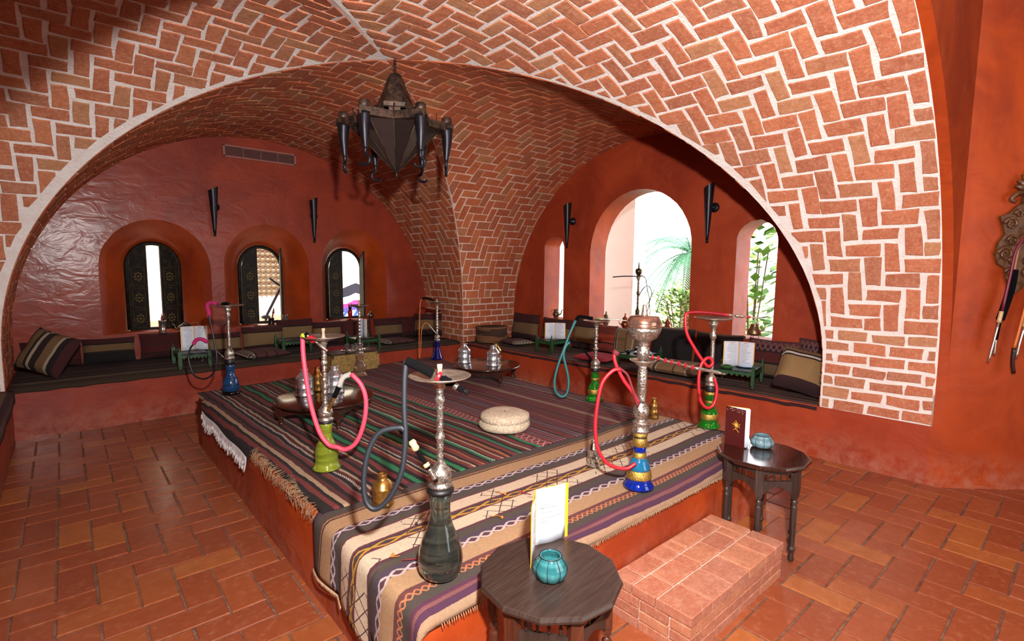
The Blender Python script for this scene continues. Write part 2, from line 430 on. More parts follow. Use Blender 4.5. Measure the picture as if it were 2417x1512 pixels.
# end of the near vault: spandrel and slanted wall
m = MB(); N = 48; vs = []; fs = []
for i in range(N + 1):
    s_ = pi * R1 * i / N; p = surf('L', s_, .75); q = surf('L', s_, .69)
    vs += [p, q, (q[0], q[1], 4.3)]
for i in range(N):
    a = i * 3; fs += [(a, a + 3, a + 4, a + 1), (a + 1, a + 4, a + 5, a + 2)]
m.add(vs, fs); m.add([surf('L', s, t) for s in (-.78, 0) for t in (.69, .76)], [(0, 1, 3, 2)])
tag(m.build('wall_front', M_RED_O), 'red plaster arch face above the near end of the brick vault', 'wall', kind='structure')
m = MB(); vs = []; fs = []
xr = bx(.75)
plan = [(xr + .02, .80), (xr + .004, .72), (xr + .02, .68), (xr + .07, .62), (xr + .16, .535), (xr + .3, .40), (5.36, .20), (6.4, -.80), (8.0, -2.3)]
for x, y in plan:
    for k in range(5): vs.append((x, y, 4.3 * k / 4))
for i in range(len(plan) - 1):
    for k in range(4): a = i * 5 + k; fs.append((a, a + 1, a + 6, a + 5))
m.add(vs, fs, True)
WR = m.build('wall_entrance', M_RED_O); tag(WR, 'bright orange-red slanted plaster wall carrying the hose rack', 'wall', kind='structure')
m = MB(); m.box((3.6, -4.3, 2.1), (10.6, .3, 4.4)); m.box((8.1, -3.3, 2.1), (.3, 2.2, 4.4)); m.box((-1.6, -2.9, 2.1), (.3, 3.2, 4.4))
tag(m.build('wall_sky_block', M_RED), 'unseen red plaster walls added behind the viewer to cut the sky light', 'wall', kind='structure')  # unseen walls, added to keep sky light from flooding in behind the camera
_A = Vector((xr + .16, .535, 0)); _d = (Vector((5.36, .20, 0)) - _A).normalized(); _n = Vector((-.70, -.71, 0))
def on_wall(u, z, o=.004): v = Vector((xr + .3, .40, 0)) - Vector((xr + .3, .40, 0)) ; q = Vector((5.118, .423, 0)) + Vector((.727, -.687, 0)) * u + Vector((-.687, -.727, 0)) * o; return (q.x, q.y, z)
m = MB(); m.tube([on_wall(-.065, .265), on_wall(-.06, .385), on_wall(.055, .39), on_wall(.06, .275), on_wall(-.03, .26)], .0035, 5, 5, closed=True); m.build('patch_outline', mortar('patch_salt', '#B86A4E', '#A85038', '#C08870'), WR)
# ---------------------------------------------------------------- unseen slab added above the vault to block sun leaks, outside terrace
m = MB(); m.box((2.0, 2.2, 4.35), (12.5, 12.5, .2)); tag(m.build('sun_block', M_MORTAR), 'flat unseen slab added over the vaulted room to block sun leaks', 'sun_block', kind='structure')

# ================================================================ FLOOR
m = MB(); m.box((2.6, 1.2, -.047), (12, 13.0, .1)); FL = m.build('floor', M_GROUT); tag(FL, 'terracotta herringbone tile floor with grey-brown joints', 'floor', kind='structure')
rnd = random.Random(3); cand = []
def tiles(ox, oy, w_, xr_, yr_, keep):
    jt = .009
    for i in range(int((xr_[0] - ox) / w_) - 2, int((xr_[1] - ox) / w_) + 2):
        for j in range(int((yr_[0] - oy) / w_) - 2, int((yr_[1] - oy) / w_) + 2):
            k = (i + j) % 4
            if k == 0: x0, x1, y0, y1 = i, i + 2, j, j + 1
            elif k == 2: x0, x1, y0, y1 = i, i + 1, j, j + 2
            else: continue
            x0, x1, y0, y1 = ox + x0 * w_, ox + x1 * w_, oy + y0 * w_, oy + y1 * w_
            x0, x1, y0, y1 = max(x0, xr_[0]), min(x1, xr_[1]), max(y0, yr_[0]), min(y1, yr_[1])
            if x1 - x0 < .03 or y1 - y0 < .03 or not keep((x0 + x1) / 2, (y0 + y1) / 2): continue
            z = rnd.uniform(.0, .0025); a = [rnd.uniform(.25, .75) * jt for _ in range(4)]
            X0_, X1_, Y0_, Y1_ = x0 + a[0], x1 - a[1], y0 + a[2], y1 - a[3]
            e = .004; c = .02; vs = []
            for zz, q in ((-.012, 0), (.004 + z, 0), (.007 + z, e)):
                vs += [(X0_ + q, Y0_ + q, zz), (X1_ - q, Y0_ + q, zz + (rnd.uniform(-.001, .001) if q else 0)), (X1_ - q, Y1_ - q, zz), (X0_ + q, Y1_ - q, zz + (rnd.uniform(-.001, .001) if q else 0))]
            fs = [(8, 9, 10, 11)] + [(r * 4 + n, r * 4 + (n + 1) % 4, r * 4 + 4 + (n + 1) % 4, r * 4 + 4 + n) for r in (0, 1) for n in range(4)]
            pp = [proj(v) for v in vs[8:12]]; size = 0
            if all(pp):
                size = abs(sum(pp[n][0] * pp[(n + 1) % 4][1] - pp[(n + 1) % 4][0] * pp[n][1] for n in range(4))) / 2
                mx = sum(p[0] for p in pp) / 4; my = sum(p[1] for p in pp) / 4
                if not (-40 < mx < 2450 and my < 1550): size = 0
            cand.append((size, vs, fs))
inplat = lambda x, y: 1.0 < x < 3.42 and 1.56 < y < 5.05
tiles(-.274, 3.595, .1535, (-.42, 2.0), (-1.4, 6.34), lambda x, y: not inplat(x, y))
tiles(3.295, .958, .155, (2.0, 6.6), (-1.4, 6.44), lambda x, y: not inplat(x, y) and not (x > bx(y) + .12 if y > .78 else (x - xr) + (y - .72) > .30))
cand.sort(key=lambda c: -c[0])
for size, vs, fs in cand[:300]: MB().add(vs, fs).build('tile', M_TILE, FL)
rest = MB()
for size, vs, fs in cand[300:]: rest.add(vs, fs)
rest.build('tile_field', M_TILE, FL, kind='stuff')
# platform
PLAT = [(.83, 1.40), (3.56, 1.40), (3.56, 5.60), (.83, 5.22)]; PH = .445
m = MB()
def platform():
    # rounded top edge, sides subdivided and slightly uneven
    n = 24; ring = []
    for e in range(4):
        a, b = PLAT[e], PLAT[(e + 1) % 4]
        for k in range(n): ring.append((a[0] + (b[0] - a[0]) * k / n, a[1] + (b[1] - a[1]) * k / n))
    N = len(ring); cx_, cy_ = 2.19, 3.4; levels = [(0, 0), (.15, 0), (.30, 0), (PH - .05, 0), (PH - .02, .012), (PH - .004, .035), (PH, .07)]
    vs = []
    for z, ins in levels:
        for i, (x, y) in enumerate(ring):
            dx = ins * (1 if x < .9 else -1 if x > 3.5 else 0); dy = ins * (1 if y < 1.45 else -1 if y > 5.2 else 0)
            wv = .012 * noise.noise(Vector((x * 2.2, y * 2.2, z * 3))) if z > 0 else 0
            vs.append((x + dx + wv * (abs(dx) > 0 or x < .9 or x > 3.5), y + dy + wv * (y < 1.45), z + (wv * .6 if z > .4 else 0)))
    fs = [(r * N + i, r * N + (i + 1) % N, (r + 1) * N + (i + 1) % N, (r + 1) * N + i) for r in range(len(levels) - 1) for i in range(N)]
    fs.append(tuple((len(levels) - 1) * N + i for i in range(N)))
    m.add(vs, fs, True)
platform()
tag(m.build('masonry_platform', M_RED_O), 'low orange-red plaster platform in the middle of the room', 'platform', kind='structure')
# ================================================================ WOVEN TEXTILES
def stripes(name, bands, axis=1, wav=.012, rough=.95, zig=(), lattice=None, size=None):
    """bands: [(width, hex)], painted along UV axis (metres or 0..1); zig: [(lo, hi, hex, freq)] woven zigzag rows"""
    s = NT(name); uv = s.n('ShaderNodeUVMap').outputs[0]; sp = s.sep(uv)
    tot = sum(b[0] for b in bands); size = size or tot
    nz = s.noise(uv, 5.0, 3, .5); nf = s.noise(s.scale(uv, (1, 1, 1)), 160, 2, .5)
    v = s.math('ADD', sp[axis], s.math('MULTIPLY', s.math('SUBTRACT', nz, .5), wav * 2))
    v = s.math('ADD', v, s.math('MULTIPLY', s.math('SUBTRACT', nf, .5), .004))
    groups = [bands[i:i + 28] for i in range(0, len(bands), 28)]; c = None; acc0 = 0
    for g in groups:
        gl = sum(b[0] for b in g); st = []; acc = 0
        for wd, hx in g: st.append((acc / gl, lin(hx))); acc += wd
        k = s.math('DIVIDE', s.math('SUBTRACT', v, acc0), gl)
        r = s.ramp(k, st, 'CONSTANT')
        c = r if c is None else s.mix(s.math('GREATER_THAN', v, acc0), c, r)
        acc0 += gl
    other = sp[1 - axis]
    for lo, hi, hx, fr in zig:
        inb = s.math('MULTIPLY', s.math('GREATER_THAN', v, lo), s.math('LESS_THAN', v, hi))
        tri = s.math('PINGPONG', s.math('MULTIPLY', other, fr), 1.0)
        rel = s.math('DIVIDE', s.math('SUBTRACT', v, lo), hi - lo)
        dif = s.math('ABSOLUTE', s.math('SUBTRACT', tri, s.math('PINGPONG', s.math('MULTIPLY', rel, 2.0), 1.0)))
        c = s.mix(s.math('MULTIPLY', inb, s.math('LESS_THAN', dif, .30)), c, lin(hx))
    if lattice:
        lo, hi, hx, fr = lattice
        inb = s.math('MULTIPLY', s.math('GREATER_THAN', v, lo), s.math('LESS_THAN', v, hi))
        a = s.math('PINGPONG', s.math('MULTIPLY', s.math('ADD', v, other), fr), 1.0)
        b = s.math('PINGPONG', s.math('MULTIPLY', s.math('SUBTRACT', v, s.math('ADD', other, s.math('MULTIPLY', nz, .05))), fr), 1.0)
        ln_ = s.math('MAXIMUM', s.math('LESS_THAN', a, .09), s.math('LESS_THAN', b, .09))
        patch = s.math('GREATER_THAN', s.noise(s.scale(uv, (.9, .2, 1)), 5, 1), .5)
        c = s.mix(s.math('MULTIPLY', s.math('MULTIPLY', inb, ln_), patch), c, lin(hx))
    n2 = s.noise(uv, 60, 3, .7); c = s.mix(s.grey(n2, .3, .8, 0, .3), c, lin('#2a1a16'))
    s.set(Base_Color=c, Roughness=rough)
    wv = s.n('ShaderNodeTexWave'); s.l(uv, wv.inputs[0]); wv.inputs['Scale'].default_value = 55
    s.bump(s.math('ADD', wv.outputs['Fac'], n2), .35, .003)
    return s.m
def grid_mesh(name, mat, nu, nv, fn, parent=None, smooth=True, thick=0.0):
    """fn(i/nu, j/nv) -> (x, y, z, u, v)"""
    me = bpy.data.meshes.new(name); vs = []; uv = []
    for i in range(nu + 1):
        for j in range(nv + 1):
            r = fn(i / nu, j / nv); vs.append(r[:3]); uv.append(r[3:])
    fs = [(i * (nv + 1) + j, (i + 1) * (nv + 1) + j, (i + 1) * (nv + 1) + j + 1, i * (nv + 1) + j + 1) for i in range(nu) for j in range(nv)]
    me.from_pydata(vs, [], fs); lay = me.uv_layers.new(name='UVMap')
    for p in me.polygons:
        p.use_smooth = smooth
        for li in p.loop_indices: lay.data[li].uv = uv[me.loops[li].vertex_index]
    me.materials.append(mat); o = bpy.data.objects.new(name, me); COL.objects.link(o)
    if thick:
        md = o.modifiers.new('thickness', 'SOLIDIFY'); md.thickness = thick; md.offset = 1
    if parent: o.parent = parent
    return o
# ---- striped cream and tan rug on the near part of the platform
B2 = [(.035, '#442F3B'), (.06, '#443B34'), (.012, '#71362C'), (.012, '#362735'), (.10, '#A3805D'), (.012, '#532A32'), (.035, '#453546'), (.05, '#463D35'), (.012, '#632B35'), (.085, '#C7B298'),
      (.012, '#632B35'), (.045, '#422E35'), (.012, '#632B35'), (.085, '#C8B69C'), (.012, '#572734'), (.05, '#463D35'), (.045, '#453546'), (.012, '#532A32'), (.10, '#A78562'), (.04, '#623534'),
      (.06, '#443B35'), (.02, '#512740'), (.015, '#714444'), (.02, '#44223B'), (.04, '#9C7D62')]
L2 = sum(b[0] for b in B2)
M_RUG2 = stripes('cream_tan_kilim', B2, 1, .006, zig=[(.225, .262, '#B9A9A6', 28), (.655, .700, '#B9A9A6', 28), (.435, .475, '#B98A2E', 14), (.10, .112, '#B98A4A', 60), (.81, .845, '#B9734A', 60)], lattice=(.335, .60, '#4A2C30', 26))
def foldx(a, x0, zt, rad=.045):
    """a = distance from the platform edge, negative hangs down; returns x, z"""
    if a >= rad: return x0 + a, zt
    if a <= -rad * .57: return x0 - .004, zt - rad + (a + rad * .57)
    t = (a + rad * .57) / (rad * 1.57) * pi / 2
    return x0 - .004 + (rad + .004) * (1 - cos(t)), zt - rad + rad * sin(t)
def rug2(p, q):
    hang = .25; wid = 2.70
    b = q * L2                                  # 0 = back edge (y 2.33)
    hg = hang - .02 * sin(b * 9) + (.05 * clamp((b - .42) / .12) * clamp((.6 - b) / .02) if b < .6 else -.05 + .10 * clamp((b - .6) / .1) - .16 * clamp((b - .95) / .08))
    a = -hg + p * (wid + hg)
    x, z = foldx(a, .815, PH + .012)
    y = 2.335 - b + .010 * sin(a * 3.0)
    drop = max(0.0, 1.425 - y)
    if drop > 0 and z > PH - .1:
        z -= 1.1 * max(0.0, drop - .012); y = max(y, 1.386 - .004)
    if a < -.03:
        x -= .022 * abs(sin(b * 11)) * clamp(-a / .2); 
    z += .004 * noise.noise(Vector((a * 4, b * 5, 2)))
    return (x, y, z, a, b)
rug = grid_mesh('kilim_rug', M_RUG2, 110, 60, rug2, thick=.005)
tag(rug, 'cream, tan and dark brown striped kilim draped over the near end of the platform', 'rug')
# loose coloured tassels lying on it
M_YARN = simple('dark_yarn', '#3a2228', .95); M_YARN_O = simple('orange_yarn', '#C8742A', .95); M_YARN_R = simple('red_yarn', '#8E2026', .95)
for k, (x, y, mt, l) in enumerate([(1.02, 1.66, M_YARN_R, .10), (.92, 1.76, M_YARN_O, .02), (1.12, 1.92, M_YARN, .09), (1.45, 1.72, M_YARN_O, .05), (1.62, 1.90, M_YARN_O, .05), (1.70, 1.86, M_YARN_R, .05), (2.45, 1.86, M_YARN_O, .04)]):
    m = MB(); rr = random.Random(k)
    m.tube([(0, 0, 0), (l * .5, .02 * rr.uniform(-1, 1), .002), (l, .03 * rr.uniform(-1, 1), 0)], .0018, 5, 4, M=Matrix.Rotation(rr.uniform(0, 6), 4, 'Z'))
    m.sphere((0, 0, .002), .007, 8, 6); m.build('tassel', mt, rug).location = (x, y, PH + .022)
fr = MB(); rr = random.Random(5)
for i in range(330):
    p_ = i / 330; r_ = rug2(p_ * .0 , p_) if i < 120 else None
    if r_: x, y, z = r_[:3]; fr.tube([(x - .006, y, z + .004), (x - .01, y + rr.uniform(-.004, .004), z - rr.uniform(.004, .012))], .0015, 4, 1)
for i in range(260):
    x = .9 + 2.6 * i / 260; fr.tube([(x, 1.381, PH - .046), (x + rr.uniform(-.004, .004), 1.377, PH - .056 - rr.uniform(0, .012))], .0015, 4, 1)
fr.build('frayed_edge', simple('tan_yarn', '#B79A78', .95), rug, kind='stuff')
# ---- dark red and black striped rug covering the rest
mar, blk, red, crm, grn, gry, org, pnk, pur = '#491C1B', '#0F090B', '#6B2826', '#A1876D', '#1B7046', '#6B4F54', '#915633', '#85463F', '#492433'
rnd = random.Random(21)
B1 = [(.035, blk), (.03, red), (.02, blk), (.028, crm), (.03, mar), (.025, blk), (.03, red), (.012, gry), (.03, blk), (.03, mar), (.018, crm), (.025, blk), (.03, red), (.02, blk), (.03, mar), (.014, crm),
      (.03, blk), (.035, red), (.025, blk), (.035, grn), (.028, blk), (.03, red), (.012, crm), (.026, blk), (.035, mar), (.016, pnk), (.028, blk), (.034, red),
      (.03, blk), (.032, grn), (.028, blk), (.03, red), (.014, crm), (.022, blk), (.034, red), (.012, org), (.028, mar), (.026, blk), (.03, grn), (.02, blk), (.034, red), (.014, crm), (.03, mar), (.02, org),
      (.022, blk), (.03, red), (.02, pur), (.026, grn), (.022, blk), (.03, mar), (.016, crm), (.022, pur), (.03, red), (.02, blk), (.024, grn), (.018, pnk)]
for k in range(40):
    B1 += [(rnd.uniform(.012, .024), c) for c in (rnd.choice([pur, blk, mar]), rnd.choice([gry, pnk, crm, red, red]))]
M_RUG1 = stripes('dark_red_black_kilim', B1, 0, .020, zig=[(.235, .250, '#CFC4B8', 90), (.62, .634, '#CFC4B8', 90), (1.02, 1.035, '#CFC4B8', 90), (1.42, 1.50, '#A56A6A', 40), (.74, .752, '#BFAF50', 60)])
def rug1(p, q):
    y = 2.30 + q * (3.0 + .34 * p); b = y
    hg = .10 if 3.45 < y < 4.95 else (-.035 - .02 * sin(y * 23) if y < 3.45 else .03)
    k = clamp((y - 3.40) / .1) * clamp((5.0 - y) / .1)
    hg = .10 * k + (1 - k) * (-.03 - .018 * noise.noise(Vector((y * 6, 0, 0))))
    wid = 2.70; a = -hg + p * (wid + hg)
    x, z = foldx(a, .815, PH + .009)
    ripple = .008 * noise.noise(Vector((x * 7, y * 1.6, 4))) + .004 * noise.noise(Vector((x * 20, y * 3, 7)))
    return (x, y, z + max(-.003, ripple) + .002, a + .05 * (q - .5) * 2.6 + .02, q * 3.1)
rug_b = grid_mesh('kilim_rug', M_RUG1, 150, 90, rug1, thick=.004)
tag(rug_b, 'dark red and black striped kilim with green lines covering most of the platform', 'rug')
fr = MB(); rr = random.Random(6)
for i in range(84):
    y0_ = 3.50 + 1.38 * i / 84; z = PH - .062 + .008 * sin(y0_ * 9); l = .075 + .05 * noise.noise(Vector((y0_ * 4, 1, 0))) + rr.uniform(-.022, .03); dy = rr.uniform(-.022, .022)
    for k in range(5):
        y = y0_ + (k - 2) * .0042
        fr.tube([(.808, y, z + .01), (.803, y + dy * .3, z - l * .45), (.798 + rr.uniform(-.01, .004), y0_ + dy + (k - 2) * .002, z - l + rr.uniform(-.008, .008))], lambda f: .0040 - .0022 * f, 4, 2)
fr.build('white_fringe', simple('white_cotton', '#D9D3D3', .95), rug_b, label='white cotton fringe', kind='stuff')
fr = MB()
for i in range(240):
    y = 2.36 + 1.1 * i / 240; x = .845 + .03 * abs(sin(y * 6)); fr.tube([(x + .01, y, PH + .012), (x - .02 + rr.uniform(-.03, .02), y + rr.uniform(-.03, .03), PH + rr.uniform(0, .012)), (.82 + rr.uniform(-.012, .01), y + rr.uniform(-.03, .03), PH - .02 - rr.uniform(0, .05))], .0012, 4, 3)
for i in range(150):
    y = 2.36 + 3.2 * i / 150; fr.tube([(3.512, y, PH + .012), (3.53 + rr.uniform(0, .02), y + rr.uniform(-.01, .01), PH + .004)], .003, 4, 1)
fr.build('frayed_edge', simple('brown_yarn', '#9a7a5c', .95), rug_b, kind='stuff')

# ---------------------------------------------------------------- cushions
def pillow_part(name, mat, w_, h_, t_, parent=None, sag=.0, seed=0, n=14):
    def side(sg):
        def f(p, q):
            u = p * 2 - 1; v = q * 2 - 1
            uu = u * (1 - .06 * v * v * (1 - abs(u))); k = max(0.0, (1 - u ** 4)) ** .5 * max(0.0, (1 - v ** 4)) ** .5
            z = sg * t_ / 2 * k * (1 + .18 * noise.noise(Vector((u * 1.6, v * 1.6, seed + sg)))) - sag * (1 - v) * .5 * 0
            cr = 1 - .07 * (u * u) * (1 - v * v) * 0 - .05 * (1 - abs(u)) * 0
            return (u * w_ / 2 * (1 - .05 * (1 - v * v)), v * h_ / 2 * (1 - .06 * (1 - u * u)), z, p, q)
        return f
    me = bpy.data.meshes.new(name); vs = []; uv = []; fs = []
    for sg in (1, -1):
        o = len(vs); f = side(sg)
        for i in range(n + 1):
            for j in range(n + 1):
                r = f(i / n, j / n); vs.append(r[:3]); uv.append(r[3:])
        for i in range(n):
            for j in range(n):
                q = (o + i * (n + 1) + j, o + (i + 1) * (n + 1) + j, o + (i + 1) * (n + 1) + j + 1, o + i * (n + 1) + j + 1)
                fs.append(q if sg > 0 else q[::-1])
    me.from_pydata(vs, [], fs); lay = me.uv_layers.new(name='UVMap')
    for p in me.polygons:
        p.use_smooth = True
        for li in p.loop_indices: lay.data[li].uv = uv[me.loops[li].vertex_index]
    me.materials.append(mat); o = bpy.data.objects.new(name, me); COL.objects.link(o)
    if parent: o.parent = parent
    return o
def cushion(label, mat, loc, w_, h_, t_, rx=0, ry=0, rz=0, group=None, seed=0, name='cushion', tassel=None):
    o = pillow_part(name, mat, w_, h_, t_, seed=seed)
    o.matrix_world = Matrix.Translation(loc) @ Matrix.Rotation(rz, 4, 'Z') @ Matrix.Rotation(ry, 4, 'Y') @ Matrix.Rotation(rx, 4, 'X')
    tag(o, label, 'cushion', group)
    if tassel:
        m = MB()
        for sx in (-1, 1): m.lathe([(.004, .0), (.012, -.01), (.014, -.05), (.006, -.055)], 8, c=(sx * w_ * .47, h_ * .46, 0))
        m.build('tassel', tassel, o)
    return o
U = lambda *b: list(b)
DK = '#1E0C0C'; MR = '#3B1012'; TN = '#6E5436'; BK = '#0E0A0B'; CR = '#A0927B'
M_TANP = stripes('tan_cushion_cloth', U((.16, DK), (.05, MR), (.42, TN), (.05, DK), (.32, MR)), 1, .01)
M_TANW = stripes('wide_tan_cushion_cloth', U((.14, MR), (.05, BK), (.52, '#78603E'), (.05, BK), (.24, MR)), 1, .01)
M_TANB = stripes('tan_black_cushion_cloth', U((.42, BK), (.06, '#261914'), (.26, TN), (.06, BK), (.20, MR)), 1, .012)
M_REDP = stripes('dark_red_cushion_cloth', U((.18, MR), (.04, BK), (.3, '#491113'), (.03, '#231426'), (.45, '#431011')), 1, .02)
M_STRP = stripes('bold_striped_cushion_cloth', U((.10, BK), (.16, TN), (.06, BK), (.07, CR), (.14, DK), (.18, TN), (.06, CR), (.12, BK), (.11, MR)), 0, .01)
M_BLACK = stripes('black_cushion_cloth', U((.9, '#0B090B'), (.06, '#211410'), (.04, '#61482C')), 1, .01)
M_MAUVE = stripes('mauve_cushion_cloth', U((.18, '#A49886'), (.05, '#1C1319'), (.2, '#542E2E'), (.03, BK), (.2, '#583333'), (.03, BK), (.31, '#532C2C')), 0, .012, zig=[(.02, .16, '#211720', 14)])
M_REDCUT = simple('red_cushion_cloth', '#921525', .95)
M_TST = stripes('tan_striped_floor_cushion_cloth', U((.12, '#84694B'), (.03, CR), (.05, '#3B231B'), (.03, CR), (.3, '#785B3C'), (.03, '#48291C'), (.2, '#7B6040'), (.04, CR), (.2, '#61442C')), 0, .01)
M_REDTAN = stripes('red_tan_back_cushion_cloth', U((.06, BK), (.28, '#614B34'), (.06, BK), (.26, '#4B1414'), (.18, '#231119'), (.16, '#54262C')), 1, .012, zig=[(.70, .95, '#6E4848', 18)])
M_MATA = stripes('brown_bench_kilim', U((.16, '#332618'), (.03, '#806E51'), (.02, BK), (.03, '#806E51'), (.12, '#1C0F0C'), (.03, '#543B28'), (.15, '#21100E'), (.03, '#614830'), (.43, '#281212')), 1, .008, size=1)
M_MATB = stripes('maroon_bench_kilim', U(*[(.035, c) for c in ('#2E0E13', '#54332C', '#331013', '#6E543C', '#280E14', '#481B20', '#614333', '#2E1014', '#6E5940', '#240C11', '#4B2123', '#766048', '#2E1014', '#583B2C', '#230C11', '#614936', '#381418', '#2E0E11', '#70583E', '#280E14', '#481E21', '#614333', '#230C11', '#371418')]), 1, .006)
def bench_mat(label, fn, mat, nu=60, nv=16):
    o = grid_mesh('bench_kilim', mat, nu, nv, fn, thick=.018); return tag(o, label, 'kilim')
def matA(p, q):
    x = -.43 + 4.98 * p; f = W((clamp(x, -.4, 4.6), 6.45, 0))[1] if x > 2 else 6.33 + .12 * clamp((x + .44) / 2.54)
    d = q * 1.12 - .035; y = f + d; z = BENCH + .012 + .004 * noise.noise(Vector((x * 3, y * 3, 0)))
    if d < 0: z -= .03 + .012 * noise.noise(Vector((x * 8, 0, 0))); y = f - .014
    return (x, min(y, 7.5), z, x, q)
def matB(p, q):
    y = 1.52 + 4.90 * p; f = bx(y); d = q * .95 - .045; x = f + d; z = BENCH + .012 + .004 * noise.noise(Vector((x * 3, y * 3, 1)))
    if d < 0: z -= .045 + .02 * noise.noise(Vector((y * 7, 0, 3))); x = f - .014
    return (min(x, 5.63), y, z, y, q * .84)
bench_mat('dark brown kilim with two tan lines spread on the bench under the shuttered windows', matA, M_MATA)
bench_mat('maroon and tan striped kilim spread on the bench under the big arched window', matB, M_MATB)
def matC(p, q):
    d = -.10 + q * 1.05; y = 3.4 + 2.88 * p
    return (-.402 + .004 * sin(y * 9), y, BENCH + .014 + d, y, q * .84) if d < 0 else (-.405 - d, y, BENCH + .016, y, q * .84)
o = grid_mesh('bench_kilim', M_MATB, 24, 42, matC, thick=.008)
tag(o, 'dark kilim hanging over the bench at the left picture edge', 'kilim')
S0 = BENCH + .03
G_A = 'cushions leaning on the back wall bench'; G_B = 'cushions leaning on the window wall bench'
lean = radians(80)
def backA(label, mat, x0, x1, top, y=7.40, t=.15, ty=0, seed=0, tas=None, name='cushion'):
    h = top - S0; o = cushion(label, mat, ((x0 + x1) / 2, y, S0 + h / 2 + .01), x1 - x0, h / sin(lean) + .01, t, rx=lean, rz=0, ry=ty, seed=seed, name=name, tassel=tas); return o
def backB(label, mat, y0, y1, top, x=5.50, t=.16, ry=0, seed=0, name='cushion', tas=None):
    h = top - S0; o = cushion(label, mat, (x, (y0 + y1) / 2, S0 + h / 2 + .01), abs(y1 - y0), h / sin(lean) + .01, t, rx=lean, rz=-pi / 2, seed=seed, name=name, tassel=tas); return o
M_TEAL = simple('teal_tassel', '#1F4A5A', .9)
backA('long dark red back cushion at the left end of the shuttered-window bench', M_REDP, -.40, .10, .765, t=.14, seed=1)
backA('black, tan and maroon cushion left of the first shuttered window', M_TANB, .10, .58, .765, 7.34, .16, seed=2, tas=M_TEAL)
backA('dark red back cushion directly under the first shuttered window', M_REDP, .62, 1.26, .78, t=.15, seed=3)
backA('low tan-striped cushion between the first two shuttered windows', M_TANW, 1.28, 1.70, .74, 7.32, .13, seed=4)
backA('big tan cushion under the left half of the middle window', M_TANW, 1.70, 2.22, .80, 7.30, .20, seed=5)
backA('tan cushion standing on a dark one under the right half of the middle window', M_TANW, 2.16, 2.66, .86, 7.40, .14, seed=6, tas=M_TEAL)
backA('tan-striped cushion left of the third shuttered window', M_TANW, 2.64, 3.06, .80, 7.36, .15, seed=7)
backA('dark red back cushion directly under the third shuttered window', M_REDP, 3.04, 3.56, .79, t=.15, seed=8)
backA('tan-striped cushion right of the third shuttered window', M_TANP, 3.58, 4.08, .80, 7.36, .16, seed=9)
backA('dark patterned back cushion beside the corner pier', M_REDP, 4.06, 4.54, .80, t=.14, seed=10)
cushion('boldly striped cream and tan cushion leaning at the left end of the bench', M_STRP, (-.16, 6.70, .745), .42, .42, .20, rx=radians(62), rz=radians(-38), ry=radians(18), seed=11)
cushion('flat mauve cushion with a patterned white end near the bench edge', M_MAUVE, (1.78, 6.72, S0 + .055), .52, .50, .09, rz=radians(6), seed=12)
cushion('small flat red cushion on the shuttered-window bench', M_REDCUT, (2.68, 6.55, S0 + .035), .36, .34, .07, rz=radians(4), seed=13)
cushion('dark mauve floor cushion near the corner pier', M_MAUVE, (3.62, 6.80, S0 + .045), .5, .46, .07, rz=radians(2), seed=14)
cushion('striped bolster standing in the corner by the brick pier', M_TANP, (4.30, 6.95, .72), .44, .36, .22, rx=radians(70), rz=radians(-30), seed=15)
backB('tan and maroon cushion leaning left of the narrow left window', M_TANP, 6.28, 5.68, .885, t=.17, seed=20)
backB('dark cushion with a tan stripe below the narrow left window', M_TANP, 5.60, 5.00, .86, 5.50, seed=21)
backB('tan cushion under the left jamb of the big window', M_TANW, 4.95, 4.54, .90, 5.50, .14, seed=22)
backB('rust-orange patterned cushion under the big window', stripes('rust_cushion_cloth', U((.3, '#7A2A1A'), (.05, BK), (.3, '#93351D'), (.35, '#6A2418')), 1, .02), 4.52, 4.19, .845, 5.50, .14, seed=23)
backB('folded tan-striped cushion under the middle of the big window', M_TST, 4.16, 3.70, .84, 5.43, .22, seed=24)
backB('large black cushion under the right part of the big window', M_BLACK, 3.66, 3.07, .91, 5.50, .18, seed=25)
backB('black cushion with a tan top seam between the big and right windows', M_BLACK, 3.05, 2.50, .895, 5.48, .18, seed=26, tas=simple('brown_cord', '#5a3a24', .9))
backB('dark patterned back cushion under the right narrow window', M_REDTAN, 2.46, 1.94, .88, 5.52, .14, seed=27)
backB('red and tan back cushion at the right end of the window bench', M_REDTAN, 1.96, 1.56, .93, 5.52, .14, seed=28, tas=M_TEAL)
cushion('plump tan cushion with a white zigzag band leaning on the brick pilaster', stripes('white_band_cushion_cloth', U((.18, '#2a1214'), (.5, '#8E7048'), (.04, DK), (.05, '#C8BEB4'), (.05, DK), (.18, '#7A5A3A')), 1, .01),
        (5.02, 1.74, .70), .40, .42, .30, rx=radians(58), rz=radians(-72), ry=radians(12), seed=29)
cushion('flat mauve cushion on the window bench beside the wicker basket', M_MAUVE, (5.03, 5.64, S0 + .04), .42, .38, .07, rz=radians(80), seed=30)
cushion('flat tan-striped floor cushion in front of the black cushions', M_TST, (4.98, 2.93, S0 + .068), .60, .50, .12, rz=radians(-86), seed=31)
cushion('flat red cushion on the window bench behind the green bottle pipe', M_REDCUT, (4.92, 4.02, S0 + .04), .44, .50, .08, rz=radians(8), seed=32)
cushion('dark maroon cushion at the near end of the left bench', M_REDP, (-.76, 5.55, S0 + .085), .6, .5, .14, rz=radians(80), seed=33)
